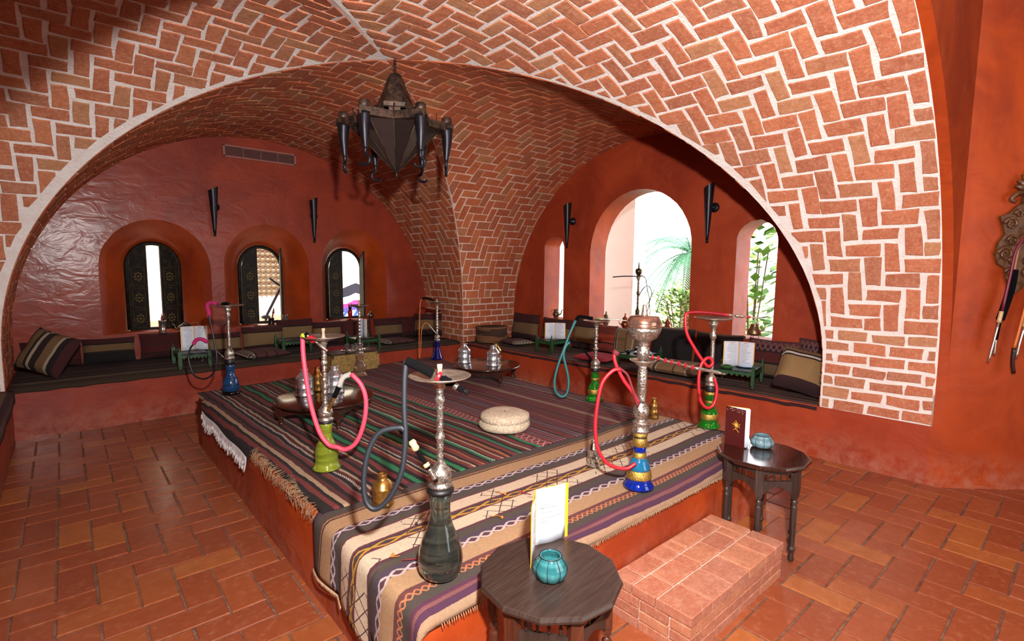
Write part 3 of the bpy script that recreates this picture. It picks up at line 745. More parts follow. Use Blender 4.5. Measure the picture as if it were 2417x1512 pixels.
# woven basket on the corner of the benches
BK_ = thing('wicker_basket', 'round low wicker basket at the foot of the brick corner pier', 'basket', (4.93, 6.13, S0 + .0))
m = MB()
for k in range(9): 
    r = .235 + .02 * sin(k * .9); z = .014 + k * .026
    m.tube([(r * cos(a), r * .9 * sin(a), z + .003 * sin(a * 12 + k)) for a in [2 * pi * i / 24 for i in range(24)]], .0145, 6, 1, closed=True)
m.build('coil', stripes('wicker', U((.3, '#7A5230'), (.2, '#4A2418'), (.3, '#8A6238'), (.2, '#5c2a1c')), 1, .05), BK_)
m = MB(); m.lathe([(.0, .01), (.225, .01), (.238, .13), (.232, .225)], 24); m.build('lining', simple('dark_wicker', '#3c2416', .9), BK_)
# grey felt pouf
PO = thing('pouf', 'round cream felt-textured pouf standing on the dark red rug', 'pouf', (2.31, 2.72, PH + .022))
s_ = NT('cream_felt'); p_ = s_.coord(); n_ = s_.noise(p_, 60, 4, .8); s_.set(Base_Color=s_.mix(s_.grey(n_, .35, .65), lin('#A58F74'), lin('#DCCDB6')), Roughness=.95); s_.bump(n_, 1.0, .008)
m = MB(); m.lathe([(0, 0), (.13, .0), (.17, .015), (.185, .04), (.175, .066), (.165, .072), (.178, .078), (.172, .11), (.13, .128), (.06, .133), (.012, .129), (.0, .127)], 40, rfun=lambda a, z: 1 + .02 * sin(a * 3 + z * 30))
m.build('padded_body', s_.m, PO)
m = MB(); m.sphere((0, 0, .13), .009, 8, 6, sc=(1, 1, .5)); m.build('button', simple('grey_button', '#6a6660', .6), PO)
# ================================================================ MATERIALS FOR THINGS
def wood(name, a, b, rough=.3, coat=.5, sc=(3, 40, 3)):
    s = NT(name); p = s.coord(); n = s.noise(s.scale(p, sc), 3.0, 5, .6, .4)
    s.set(Base_Color=s.mix(s.grey(n, .3, .7), lin(a), lin(b)), Roughness=s.grey(n, .3, .7, rough - .05, rough + .08), Coat_Weight=coat, Coat_Roughness=.12)
    s.bump(n, .12, .002); return s.m
M_WOOD = wood('dark_walnut', '#241B17', '#3A2B25', .42, .2)
M_WOODG = wood('polished_dark_wood', '#21110D', '#3A1D14', .16, .8)
M_WOODL = wood('reddish_dark_wood', '#35190F', '#5A2C1A', .4, .2)
def metal(name, c, rough=.22, bump=0, sc=60, dark=None):
    s = NT(name); p = s.coord(); n = s.noise(p, sc, 3, .6, .5)
    s.set(Base_Color=s.mix(s.grey(n, .35, .65), lin(dark or c), lin(c)), Metallic=.88, Roughness=rough)
    if bump: s.bump(n, bump, .004)
    return s.m
M_SILVER = metal('engraved_silver', '#CFC8BE', .20, .9, 90, '#7d756a')
M_STEEL = metal('polished_silver', '#D2CDC6', .16, .1, 40, '#a49c92')
M_TRAY = metal('worn_silver_tray', '#D2C8BA', .34, .15, 20, '#A79A8A')
M_ALU = metal('bright_aluminium', '#E2E4E8', .24, .25, 30, '#b4b8c0')
M_BRASS = metal('old_brass', '#C79A55', .28, .15, 30, '#8f6830')
M_COPPER = metal('copper', '#B4694A', .28, .3, 50, '#7d4836')
M_GOLDB = metal('speckled_gold_band', '#D0B05E', .42, .8, 160, '#8a6d2a')
M_IRON = NT('black_iron'); _n = M_IRON.noise(M_IRON.coord(), 25, 4, .7); M_IRON.set(Base_Color=M_IRON.mix(_n, lin('#17161A'), lin('#34323A')), Metallic=.7, Roughness=.38); M_IRON.bump(_n, .2, .003); M_IRON = M_IRON.m
M_RUST = NT('rusty_iron'); _n = M_RUST.noise(M_RUST.coord(), 14, 5, .7); M_RUST.set(Base_Color=M_RUST.mix(M_RUST.grey(_n, .4, .6), lin('#241C1A'), lin('#5A4436')), Metallic=.5, Roughness=.5); M_RUST.bump(_n, .25, .004); M_RUST = M_RUST.m
def glass(name, hexc, rough=.03, trans=1.0, swirl=None):
    s = NT(name); c = lin(hexc)
    if swirl:
        p = s.coord(); n = s.noise(s.scale(p, (3, 3, 40)), 1.0, 2, .5, .6); c = s.mix(s.grey(n, .35, .65), lin(hexc), lin(swirl))
    s.set(Base_Color=c, Roughness=rough, Transmission_Weight=trans, IOR=1.45, Coat_Weight=.5, Coat_Roughness=.02); return s.m
M_GSMOKE = glass('smoky_green_glass', '#8A9488', .04, .90, '#4A5650')
M_GLIME = glass('lime_glass', '#A3B23C', .05, .55, '#7C8A26')
M_GGREEN = glass('green_glass', '#1E8A20', .03, .62)
M_GBLUE = glass('cobalt_glass', '#0C2FA8', .03, .55)
M_GSKY = glass('clear_blue_glass', '#2E9AD6', .03, .70)
M_GDBLUE = glass('deep_blue_glass', '#10147A', .03, .5)
M_GTEAL = glass('dusty_blue_glass', '#1F4C7E', .12, .25, '#123456')
M_GCLEAR = glass('clear_amber_glass', '#C8A588', .04, .85)
M_GPLAIN = glass('clear_glass', '#E8F0F2', .02, .95)
M_BLACKR = simple('black_rubber', '#0D0D10', .5)
M_GREENP = wood('green_paint', '#16331A', '#23502A', .42, .2)
def rub(name, c, r=.45): return simple(name, c, r, var=.06)

# ================================================================ BRICK STEP
ST = thing('brick_step', 'low pink-orange brick step in front of the platform', 'step', (1.84, .985, 0))
m = MB(); m.box((.457, .206, .096), (.893, .394, .19)); m.build('mortar_core', mortar('step_mortar', '#D9BFAE', '#C9A996', '#A98672'), ST)
rnd = random.Random(4)
def sb(x0, x1, y0, y1, z0, z1):
    m = MB(); j = lambda: rnd.uniform(.0045, .0065)
    m.box(((x0 + x1) / 2, (y0 + y1) / 2, (z0 + z1) / 2), (x1 - x0 - j() * 2, y1 - y0 - j() * 2, z1 - z0), bev=.004); m.build('brick', M_STEPB, ST)
zt = .200
# top: rows of X-long pieces, front row along the nose
xs = [-.006, .17, .345, .52, .70, .815, .915]
for a, b in zip(xs[:-1], xs[1:]): sb(a, b, -.008, .165, .152, zt)
for a, b in ((-.006, .14), (.14, .31), (.31, .39), (.39, .57), (.57, .74), (.74, .815)): sb(a, b, .165, .29, .152, zt + rnd.uniform(-.001, .001))
for a, b in ((-.006, .10), (.10, .28), (.28, .40), (.40, .47), (.47, .63), (.63, .815)): sb(a, b, .29, .405, .152, zt)
sb(.815, .915, .165, .405, .152, zt)
for r, (z0, z1) in enumerate(((.004, .05), (.053, .10), (.103, .149))):
    o = (.0, .11, .05)[r]; x = -.0
    cuts = [-.006] + [c for c in [o + .22 * k for k in range(5)] if 0.03 < c < .88] + [.912]
    for a, b in zip(cuts[:-1], cuts[1:]): sb(a, b, -.004, .10, z0, z1)
    sb(.80, .915, .10, .25, z0, z1); sb(.80, .915, .25, .402, z0, z1); sb(-.006, .10, .10, .25, z0, z1); sb(-.006, .10, .25, .402, z0, z1)

# ================================================================ TALL SIDE TABLES
def side_table(label, loc, rz, H, R):
    t = thing('side_table', label, 'table', loc, rz, 'dark carved side tables')
    m = MB(); n = 12; ring = lambda r: [(r * cos(2 * pi * i / n), r * sin(2 * pi * i / n)) for i in range(n)]
    vs = []
    for r, z in ((R - .02, H - .026), (R - .004, H - .022), (R, H - .012), (R - .004, H - .002), (R - .01, H)): vs += [(x, y, z) for x, y in ring(r)]
    fs = [(k * n + i, k * n + (i + 1) % n, (k + 1) * n + (i + 1) % n, (k + 1) * n + i) for k in range(4) for i in range(n)] + [tuple(range(n - 1, -1, -1)), tuple(4 * n + i for i in range(n))]
    m.add(vs, fs); m.build('table_top', M_WOODG if 'polished' in label else M_WOOD, t)
    m = MB()
    for yy in (-.075, .075): m.box((0, yy, H + .0003), (2 * sqrt(max(0, (R - .02) ** 2 - yy * yy)), .0018, .0008))
    m.build('plank_joint', simple('joint_dust', '#3E3026', .8), t, kind='stuff')
    rl = R * .80
    legs = [(rl * cos(pi / 3 * k), rl * sin(pi / 3 * k)) for k in range(6)]
    hb = H - .205
    for (x, y) in legs:
        m = MB(); a = atan2(y, x)
        m.box((x, y, H - .095), (.034, .042, .14), a, bev=.003)
        for w_, z in ((.030, H - .175), (.022, H - .190)): m.box((x, y, z), (w_, w_ + .004, .022), a, bev=.002)
        m.lathe([(.008, hb + .004), (.011, hb), (.018, hb - .014), (.011, hb - .028), (.016, hb - .034), (.0165, hb - .045), (.0145, .10), (.014, .085), (.020, .078), (.020, .068), (.010, .060), (.011, .045), (.016, .022), (.014, .006), (.009, 0)][::-1], 14, c=(x, y, 0))
        m.build('leg', M_WOODL if 'scuffed' in label else M_WOOD, t)
    for k in range(6):
        (x0, y0), (x1, y1) = legs[k], legs[(k + 1) % 6]; L = math.hypot(x1 - x0, y1 - y0); a = atan2(y1 - y0, x1 - x0)
        T = Matrix.Translation(((x0 + x1) / 2, (y0 + y1) / 2, 0)) @ Matrix.Rotation(a, 4, 'Z') @ Matrix.Rotation(pi / 2, 4, 'X')
        g = L - .03; N = 16
        top = [(-g / 2 + g * i / N, H - .098) for i in range(N + 1)]
        bot = [(-g / 2 + g * i / N, H - .125 - .045 * abs((i / N) * 2 - 1) ** 1.5 - .006 * abs(sin(i * pi / 2.0))) for i in range(N + 1)]
        m = MB(); m.prism(top[::-1] + bot, -.006, .006, M=T)
        m.box((0, H - .045, 0), (g, .03, .012), M=T)
        m.build('scalloped_apron', M_WOOD, t)
        for q in range(4):
            xx = -g / 2 + g * (q + .8) / 4.6
            m = MB(); m.lathe([(.003, H - .098), (.006, H - .092), (.0035, H - .084), (.007, H - .076), (.0035, H - .066), (.006, H - .061), (.003, H - .058)], 8, M=Matrix.Translation(((x0 + x1) / 2, (y0 + y1) / 2, 0)) @ Matrix.Rotation(a, 4, 'Z') @ Matrix.Translation((xx, 0, 0)))
            m.build('spindle', M_WOOD, t)
    return t
side_table('scuffed dark brown twelve-sided side table in the foreground beside the brick step', (1.185, 1.15, .008), radians(8), .572, .243)
side_table('polished dark side table with a glossy top at the right end of the platform', (2.975, 1.205, .008), radians(20), .557, .248)

# ================================================================ LOW ROUND TABLES
def low_table(label, loc, rz, R=.355, H=.165, TO=.0):
    t = thing('low_table', label, 'table', loc, rz, 'low round tables on the platform')
    m = MB(); m.lathe([(0, H - .022), (R - .03, H - .022), (R - .008, H - .018), (R, H - .010), (R - .002, H - .003), (R - .012, H), (0, H)], 56); m.build('table_top', M_WOODG, t)
    a_ = R * .62; hs = a_
    for sx, sy in ((1, 1), (1, -1), (-1, 1), (-1, -1)):
        m = MB(); m.box((sx * a_, sy * a_, H - .062), (.055, .055, .078), bev=.003)
        m.lathe([(.012, 0), (.018, .004), (.014, .014), (.010, .02), (.020, .030), (.012, .042), (.022, .052), (.022, .066)], 14, c=(sx * a_, sy * a_, 0)); m.build('leg', M_WOODG, t)
    for k in range(4):
        T = Matrix.Rotation(k * pi / 2, 4, 'Z') @ Matrix.Translation((0, a_, 0)) @ Matrix.Rotation(pi / 2, 4, 'X'); N = 14
        g = 2 * a_ - .055
        top = [(-g / 2 + g * i / N, H - .024) for i in range(N + 1)]; bot = [(-g / 2 + g * i / N, H - .078 - .018 * abs(i / N * 2 - 1) ** 3) for i in range(N + 1)]
        m = MB(); m.prism(top[::-1] + bot, -.008, .008, M=T); m.build('apron', M_WOODG, t)
    return t
TZ = PH + .021
low_table('low round dark table on the left of the platform behind the lime bottle pipe', (1.43, 3.78, TZ), radians(40))
low_table('low round dark table at the back of the platform near the brick corner pier', (3.22, 4.08, TZ), radians(32), .345)
# charcoal covers and holders
def perforated_cover(name, label, cat, loc, H, R, mat, group=None, holes=6, knob=False, pr=None):
    t = thing(name, label, cat, loc, 0, group)
    prof = pr or [(R, 0), (R * 1.02, .01), (R * .94, .02), (R * .94, H * .28), (R * 1.0, H * .31), (R * .92, H * .35), (R * .92, H * .60), (R * .96, H * .64), (R * .84, H * .70), (R * .62, H * .80), (R * .42, H * .86), (R * .36, H * .96), (R * .44, H), (R * .30, H), (R * .26, H * .9), (0, H * .9)]
    m = MB(); m.lathe(prof, 28); m.build('shell', mat, t)
    for row, (zz, rr) in enumerate(((H * .16, R * .945), (H * .48, R * .925))):
        for k in range(holes):
            a = 2 * pi * (k + .5 * row) / holes + .3; m = MB()
            m.lathe([(0, 0), (.0042, 0), (.0042, .0012), (0, .0012)], 8, M=Matrix.Translation((rr * cos(a), rr * sin(a), zz)) @ Matrix.Rotation(a, 4, 'Z') @ Matrix.Rotation(pi / 2, 4, 'Y'))
            m.build('vent_hole', M_BLACKR, t)
    if knob:
        m = MB()
        for k in range(5):
            a = 2 * pi * k / 5; m.sphere((R * .36 * cos(a), R * .36 * sin(a), H * 1.0), R * .12, 8, 6)
        m.build('scalloped_rim', mat, t, kind='stuff')
    return t
TT = TZ + .165
G = 'aluminium charcoal covers on the low tables'
perforated_cover('charcoal_cover', 'left aluminium charcoal cover on the left low table', 'charcoal cover', (1.33, 3.92, TT), .200, .070, M_ALU, G)
perforated_cover('charcoal_cover', 'aluminium charcoal cover behind the lime pipe stem on the left low table', 'charcoal cover', (1.545, 3.87, TT), .205, .070, M_ALU, G)
perforated_cover('brass_charcoal_cover', 'slim brass charcoal cover between two aluminium ones on the left low table', 'charcoal cover', (1.455, 4.00, TT), .190, .045, M_BRASS)
perforated_cover('charcoal_cover', 'single aluminium charcoal cover on the left side of the rear low table', 'charcoal cover', (3.08, 4.28, TT), .200, .070, M_ALU, G)
perforated_cover('charcoal_cover', 'aluminium charcoal cover in the middle of the rear low table', 'charcoal cover', (3.215, 3.97, TT), .205, .070, M_ALU, G)
perforated_cover('brass_charcoal_cover', 'brass charcoal cover just behind the middle one on the rear low table', 'charcoal cover', (3.33, 4.07, TT), .200, .062, M_BRASS)
RZ = PH + .02
perforated_cover('brass_charcoal_cover', 'worn brass charcoal cover behind the grey hose loop near the front rug edge', 'charcoal cover', (1.10, 2.20, RZ), .150, .050, M_BRASS,
    pr=[(.050, 0), (.053, .004), (.048, .010), (.050, .075), (.053, .08), (.050, .084), (.047, .105), (.028, .122), (.022, .128), (.022, .145), (.025, .150), (.018, .150), (.016, .14), (0, .14)])
perforated_cover('silver_charcoal_cover', 'small silver charcoal cover on the striped rug left of the blue and gold pipe', 'charcoal cover', (2.265, 1.865, RZ), .155, .038, M_STEEL)
perforated_cover('brass_charcoal_cover', 'brass charcoal cover with a knobbed rim right behind the blue and gold pipe', 'charcoal cover', (3.385, 2.20, RZ), .155, .038, M_BRASS, knob=True)

# ================================================================ GREEN BENCH TABLES
def green_table(label, loc, rz, wx, wy, red=False):
    t = thing('painted_table', label, 'table', loc, rz, 'green painted bench tables'); H = .155
    m = MB(); m.box((0, 0, H), (wx, wy, .014), bev=.003)
    m.box((0, 0, H + .012), (wx, .008, .012), M=Matrix.Translation((0, wy / 2, 0))); m.box((0, 0, H + .012), (wx, .008, .012), M=Matrix.Translation((0, -wy / 2, 0)))
    m.build('table_top', simple('dark_tray_paint', '#141A16', .35), t)
    for sx in (-1, 1):
        for sy in (-1, 1):
            m = MB(); c = (sx * wx / 2, sy * wy / 2)
            m.box((c[0], c[1], .115), (.036, .030, .17), bev=.004); m.box((c[0], c[1], .022), (.026, .022, .03), bev=.004); m.lathe([(.008, 0), (.010, .004), (.006, .012)], 8, c=(c[0], c[1], 0))
            m.lathe([(.013, .20), (.006, .206), (.011, .216), (.005, .228), (.007, .234), (.0, .25)], 10, c=(c[0], c[1], 0)); m.build('leg', M_GREENP, t)
    for k in range(4):
        L = wx if k % 2 == 0 else wy; d = (wy if k % 2 == 0 else wx) / 2; g = L - .04; N = 14
        T = Matrix.Rotation(k * pi / 2, 4, 'Z') @ Matrix.Translation((0, d, 0)) @ Matrix.Rotation(pi / 2, 4, 'X')
        top = [(-g / 2 + g * i / N, H) for i in range(N + 1)]; bot = [(-g / 2 + g * i / N, H - .025 - (.022 if i % 2 else 0)) for i in range(N + 1)]
        m = MB(); m.prism(top[::-1] + bot, -.005, .005, M=T); m.build('zigzag_apron', M_GREENP, t)
    return t
BZ = BENCH + .031
green_table('small green table with a menu on the bench under the first shuttered window', (1.02, 6.62, BZ), 0, .28, .44)
green_table('small green table with a red-edged top behind the lime pipe', (2.22, 6.92, BZ), 0, .34, .30)
green_table('small green table with a menu beside the silver glasses box', (3.02, 6.55, BZ), 0, .30, .34)
green_table('small green table near the corner on the window bench', (4.98, 4.86, BZ), radians(4), .36, .26)
green_table('small green table with a blue plate behind the big engraved bowl', (4.92, 3.42, BZ), radians(2), .38, .32)
green_table('small green table nearest the brick pilaster on the window bench', (5.00, 2.32, BZ), radians(12), .40, .38)
GT = BZ + .162
t = thing('plate', 'pale blue plate on the green table behind the engraved bowl', 'plate', (4.95, 3.40, GT)); m = MB(); m.lathe([(0, 0), (.05, 0), (.10, .016), (.102, .019), (.09, .014), (.05, .005), (0, .005)], 28); m.build('dish', simple('pale_blue_glaze', '#9CC4E6', .15), t)
t = thing('glass_bowl', 'dark blue bowl standing on the pale blue plate', 'bowl', (4.96, 3.44, GT + .02)); m = MB(); m.lathe([(.02, 0), (.03, .004), (.05, .03), (.052, .045), (.047, .042), (.026, .01), (0, .008)], 22); m.build('bowl_body', simple('dark_blue_glaze', '#12205A', .1), t)
for q, (x, y) in enumerate(((4.80, 3.34), (4.82, 3.50))):
    t = thing('candle_cup', ('nearer' if q == 0 else 'farther') + ' small dark cup on the front edge of the green table behind the bowl', 'cup', (x, y, GT)); m = MB(); m.lathe([(.016, 0), (.024, .01), (.026, .03), (.018, .042), (.014, .040), (.0, .03)], 14); m.build('cup_body', simple('black_glaze', '#0b0d0f', .1), t)
t = thing('plate', 'blue and white plate on the green table nearest the pilaster', 'plate', (5.07, 2.27, GT)); m = MB(); m.lathe([(0, 0), (.05, 0), (.09, .012), (.092, .015), (.05, .005), (0, .005)], 24); m.build('dish', simple('pale_blue_glaze2', '#8FB8D8', .15), t)
t = thing('ashtray', 'green glass ashtray in front of the menu on the table nearest the pilaster', 'ashtray', (4.86, 2.36, GT)); m = MB(); m.lathe([(.04, 0), (.055, .005), (.058, .028), (.05, .028), (.045, .008), (0, .006)], 20); m.build('dish', glass('ashtray_glass', '#2f6a2c', .05, .5), t)

# ================================================================ MENUS
M_PAPER = simple('white_paper', '#D4D9E4', .7, var=.02); M_YEL = simple('yellow_card', '#F0A81E', .6, var=.03); M_TXT = simple('grey_print', '#7d8290', .8); M_TXR = simple('red_print', '#C98A78', .8); M_TXB = simple('blue_print', '#8FA6C4', .8)
def menu(label, loc, rz, w_, h_, fold, inner=True, seed=0, detail=True, cover=None, cat='menu'):
    """two panels meeting at the fold, standing; local panels go along +X rotated by +-fold; print faces local -Y"""
    t = thing('menu_card', label, cat, loc, rz); rr = random.Random(seed)
    for sgn, a in ((-1, -pi + fold), (1, -fold)):
        R_ = Matrix.Rotation(a, 4, 'Z'); side = -1 if sgn > 0 else 1
        m = MB(); m.box((w_ / 2, 0, h_ / 2), (w_, .0016, h_), M=R_); m.build('cover', cover or M_YEL, t)
        def page(p, q, R_=R_, side=side):
            x = .004 + p * (w_ - (.018 if detail else .010)); z = h_ * (.002 + 1.0 * q)
            v = R_ @ Vector((x, side * (.0022 + .006 * sin(p * pi) ** 2 * (1 - q * .3)), z)); return (v.x, v.y, v.z, p, q)
        grid_mesh('page', M_PAPER, 8, 4, page, t, thick=.0004)
        m = MB(); off = lambda x: side * (.0030 + .006 * sin((x - .004) / (w_ - .018) * pi) ** 2)
        def line(x0, x1, z, mt, th):
            n = 6; vs = []
            for i in range(n + 1):
                x = x0 + (x1 - x0) * i / n
                for dz in (-th, th): vs.append((x, off(x) * 1.0 + side * .0006, z + dz))
            fs = [(i * 2, i * 2 + 2, i * 2 + 3, i * 2 + 1) for i in range(n)]; mt.add(vs, fs, False, R_)
        mr = MB(); mbl = MB()
        if detail and sgn > 0:
            x = .028
            for k in range(16):       # handwritten looking heading
                hgt = rr.choice([.006, .009, .004]); mr.tube([R_ @ Vector((x + k * .0056, off(x + k * .0056) + side * .001, h_ * .80 + rr.uniform(-.001, .001))), R_ @ Vector((x + k * .0056 + .003, off(x) + side * .001, h_ * .80 + hgt)), R_ @ Vector((x + (k + 1) * .0056, off(x) + side * .001, h_ * .80))], .0005, 4, 2)
            line(.03, .05, h_ * .92, mbl, .003); line(.07, .082, h_ * .925, mbl, .005); line(.02, .034, h_ * .10, mbl, .003)
            for z, l in ((.70, .045), (.655, .075), (.645, .02), (.56, .055), (.47, .10), (.44, .02), (.42, .025), (.40, .035), (.385, .03)): line(.018, .018 + l, h_ * z, m, .0010)
        else:
            for k in range(14): 
                z = .88 - k * .055; line(w_ * .14, w_ * rr.uniform(.5, .8), h_ * z, m, h_ * .006)
            line(w_ * .3, w_ * .6, h_ * .94, mr, h_ * .012)
        m.build('printed_lines', M_TXT, t, kind='stuff')
        if mr.v: mr.build('printed_heading', M_TXR, t, kind='stuff')
        if mbl.v: mbl.build('printed_emblem', M_TXB, t, kind='stuff')
    return t
menu('open white menu with yellow edges standing on the foreground table', (1.258, 1.305, .581), radians(14.5), .148, .215, radians(27), seed=1)
_m = menu('white menu with orange edges on the green table under the first shuttered window', (1.07, 6.70, GT + .003), radians(-8), .135, .27, radians(14), seed=2, detail=False)
menu('narrow white menu on the green table under the third shuttered window', (3.05, 6.60, GT + .003), radians(-25), .10, .25, radians(60), seed=3, detail=False)
menu('open white menu on the green table near the corner', (5.04, 4.88, GT + .003), radians(-46), .145, .22, radians(14), seed=4, detail=False)
menu('open white menu on the green table nearest the pilaster', (5.04, 2.33, GT + .003), radians(-66), .150, .25, radians(20), seed=5, detail=False)
# closed maroon menu on the polished table
t = thing('menu_card', 'upright maroon menu with a gold emblem on the polished side table', 'menu', (2.958, 1.425, .566), radians(-98))
M_MAROON = simple('maroon_card', '#4A1414', .35, var=.1); M_GOLDP = simple('gold_print', '#E0B040', .5)
w_, h_ = .128, .232
m = MB(); m.box((w_ / 2, 0, h_ / 2), (w_, .0016, h_)); m.build('front_cover', M_MAROON, t)
m = MB(); m.box((w_ / 2, 0, h_ / 2), (w_, .0016, h_), M=Matrix.Rotation(radians(26), 4, 'Z')); m.build('back_cover', M_YEL, t)
for k, a in enumerate((6, 15, 22)):
    R_ = Matrix.Rotation(radians(a), 4, 'Z'); grid_mesh('page', M_PAPER, 6, 3, lambda p, q, R_=R_: (*(R_ @ Vector((.003 + p * (w_ + .004), .004 * sin(p * pi), .006 + q * (h_ - .008)))), p, q), t, thick=.0004)
m = MB(); rr = random.Random(3); c0 = (w_ * .55, -.0014, h_ * .56)
for k in range(9):
    a = 2 * pi * k / 9 + .3; l = .020 if k % 2 else .027
    m.tube([c0, (c0[0] + l * .5 * cos(a) + .003, c0[1], c0[2] + l * .5 * sin(a)), (c0[0] + l * cos(a), c0[1], c0[2] + l * sin(a))], .0018, 5, 3)
m.sphere(c0, .010, 10, 6, sc=(1, .15, 1)); m.tube([(c0[0] - .018, c0[1], c0[2] - .034), (c0[0], c0[1], c0[2] - .024), (c0[0] + .020, c0[1], c0[2] - .040)], .0016, 5, 4)
m.build('gold_emblem', M_GOLDP, t, kind='stuff')
m = MB()
for k in range(46):
    x = rr.uniform(.004, w_ - .004); z = h_ - rr.uniform(.002, .026); m.tube([(x, -.0014, z), (x + rr.uniform(-.005, .005), -.0014, z + rr.uniform(-.004, .004))], .0008, 4, 1)
m.build('white_ornament', simple('white_print', '#cfc4c0', .6), t, kind='stuff')

# ================================================================ VOTIVE CANDLE HOLDERS
def votive(label, loc, g, R=.038, H=.052):
    t = thing('candle_holder', label, 'candle holder', loc, .2)
    rf = lambda a, z: 1 + (.07 * (abs(cos(a * 4)) ** .7 - .6) if .004 < z < H - .004 else 0)
    m = MB(); m.lathe([(0, 0), (R * .6, 0), (R * .86, .008), (R, H * .42), (R * .96, H * .65), (R * .66, H * .93), (R * .62, H), (R * .55, H), (R * .58, H * .9), (R * .85, H * .6), (R * .86, H * .4), (R * .6, .012), (0, .008)], 48, rfun=rf); m.build('glass_body', g, t)
    for k in range(8):
        a = pi / 8 + 2 * pi * k / 8; m = MB()
        m.tube([(rr_ * cos(a), rr_ * sin(a), z) for rr_, z in ((R * .60, .001), (R * .88, .010), (R * .985, H * .42), (R * .94, H * .66), (R * .68, H * .94), (R * .64, H))], .0011, 5, 3); m.build('wire', M_IRON, t)
    m = MB(); m.tube([(R * .65 * cos(a), R * .65 * sin(a), H) for a in [2 * pi * i / 24 for i in range(24)]], .0013, 5, 1, closed=True); m.build('rim_wire', M_IRON, t)
    return t
votive('teal glass candle holder with dark wires on the foreground table', (1.163, 1.128, .581), glass('teal_glass', '#4F9FA4', .12, .5, '#1F6E74'), .057, .078)
votive('grey-blue glass candle holder with dark wires on the polished side table', (3.065, 1.25, .566), glass('grey_blue_glass', '#8FB0BC', .12, .35, '#5E8290'), .064, .072)
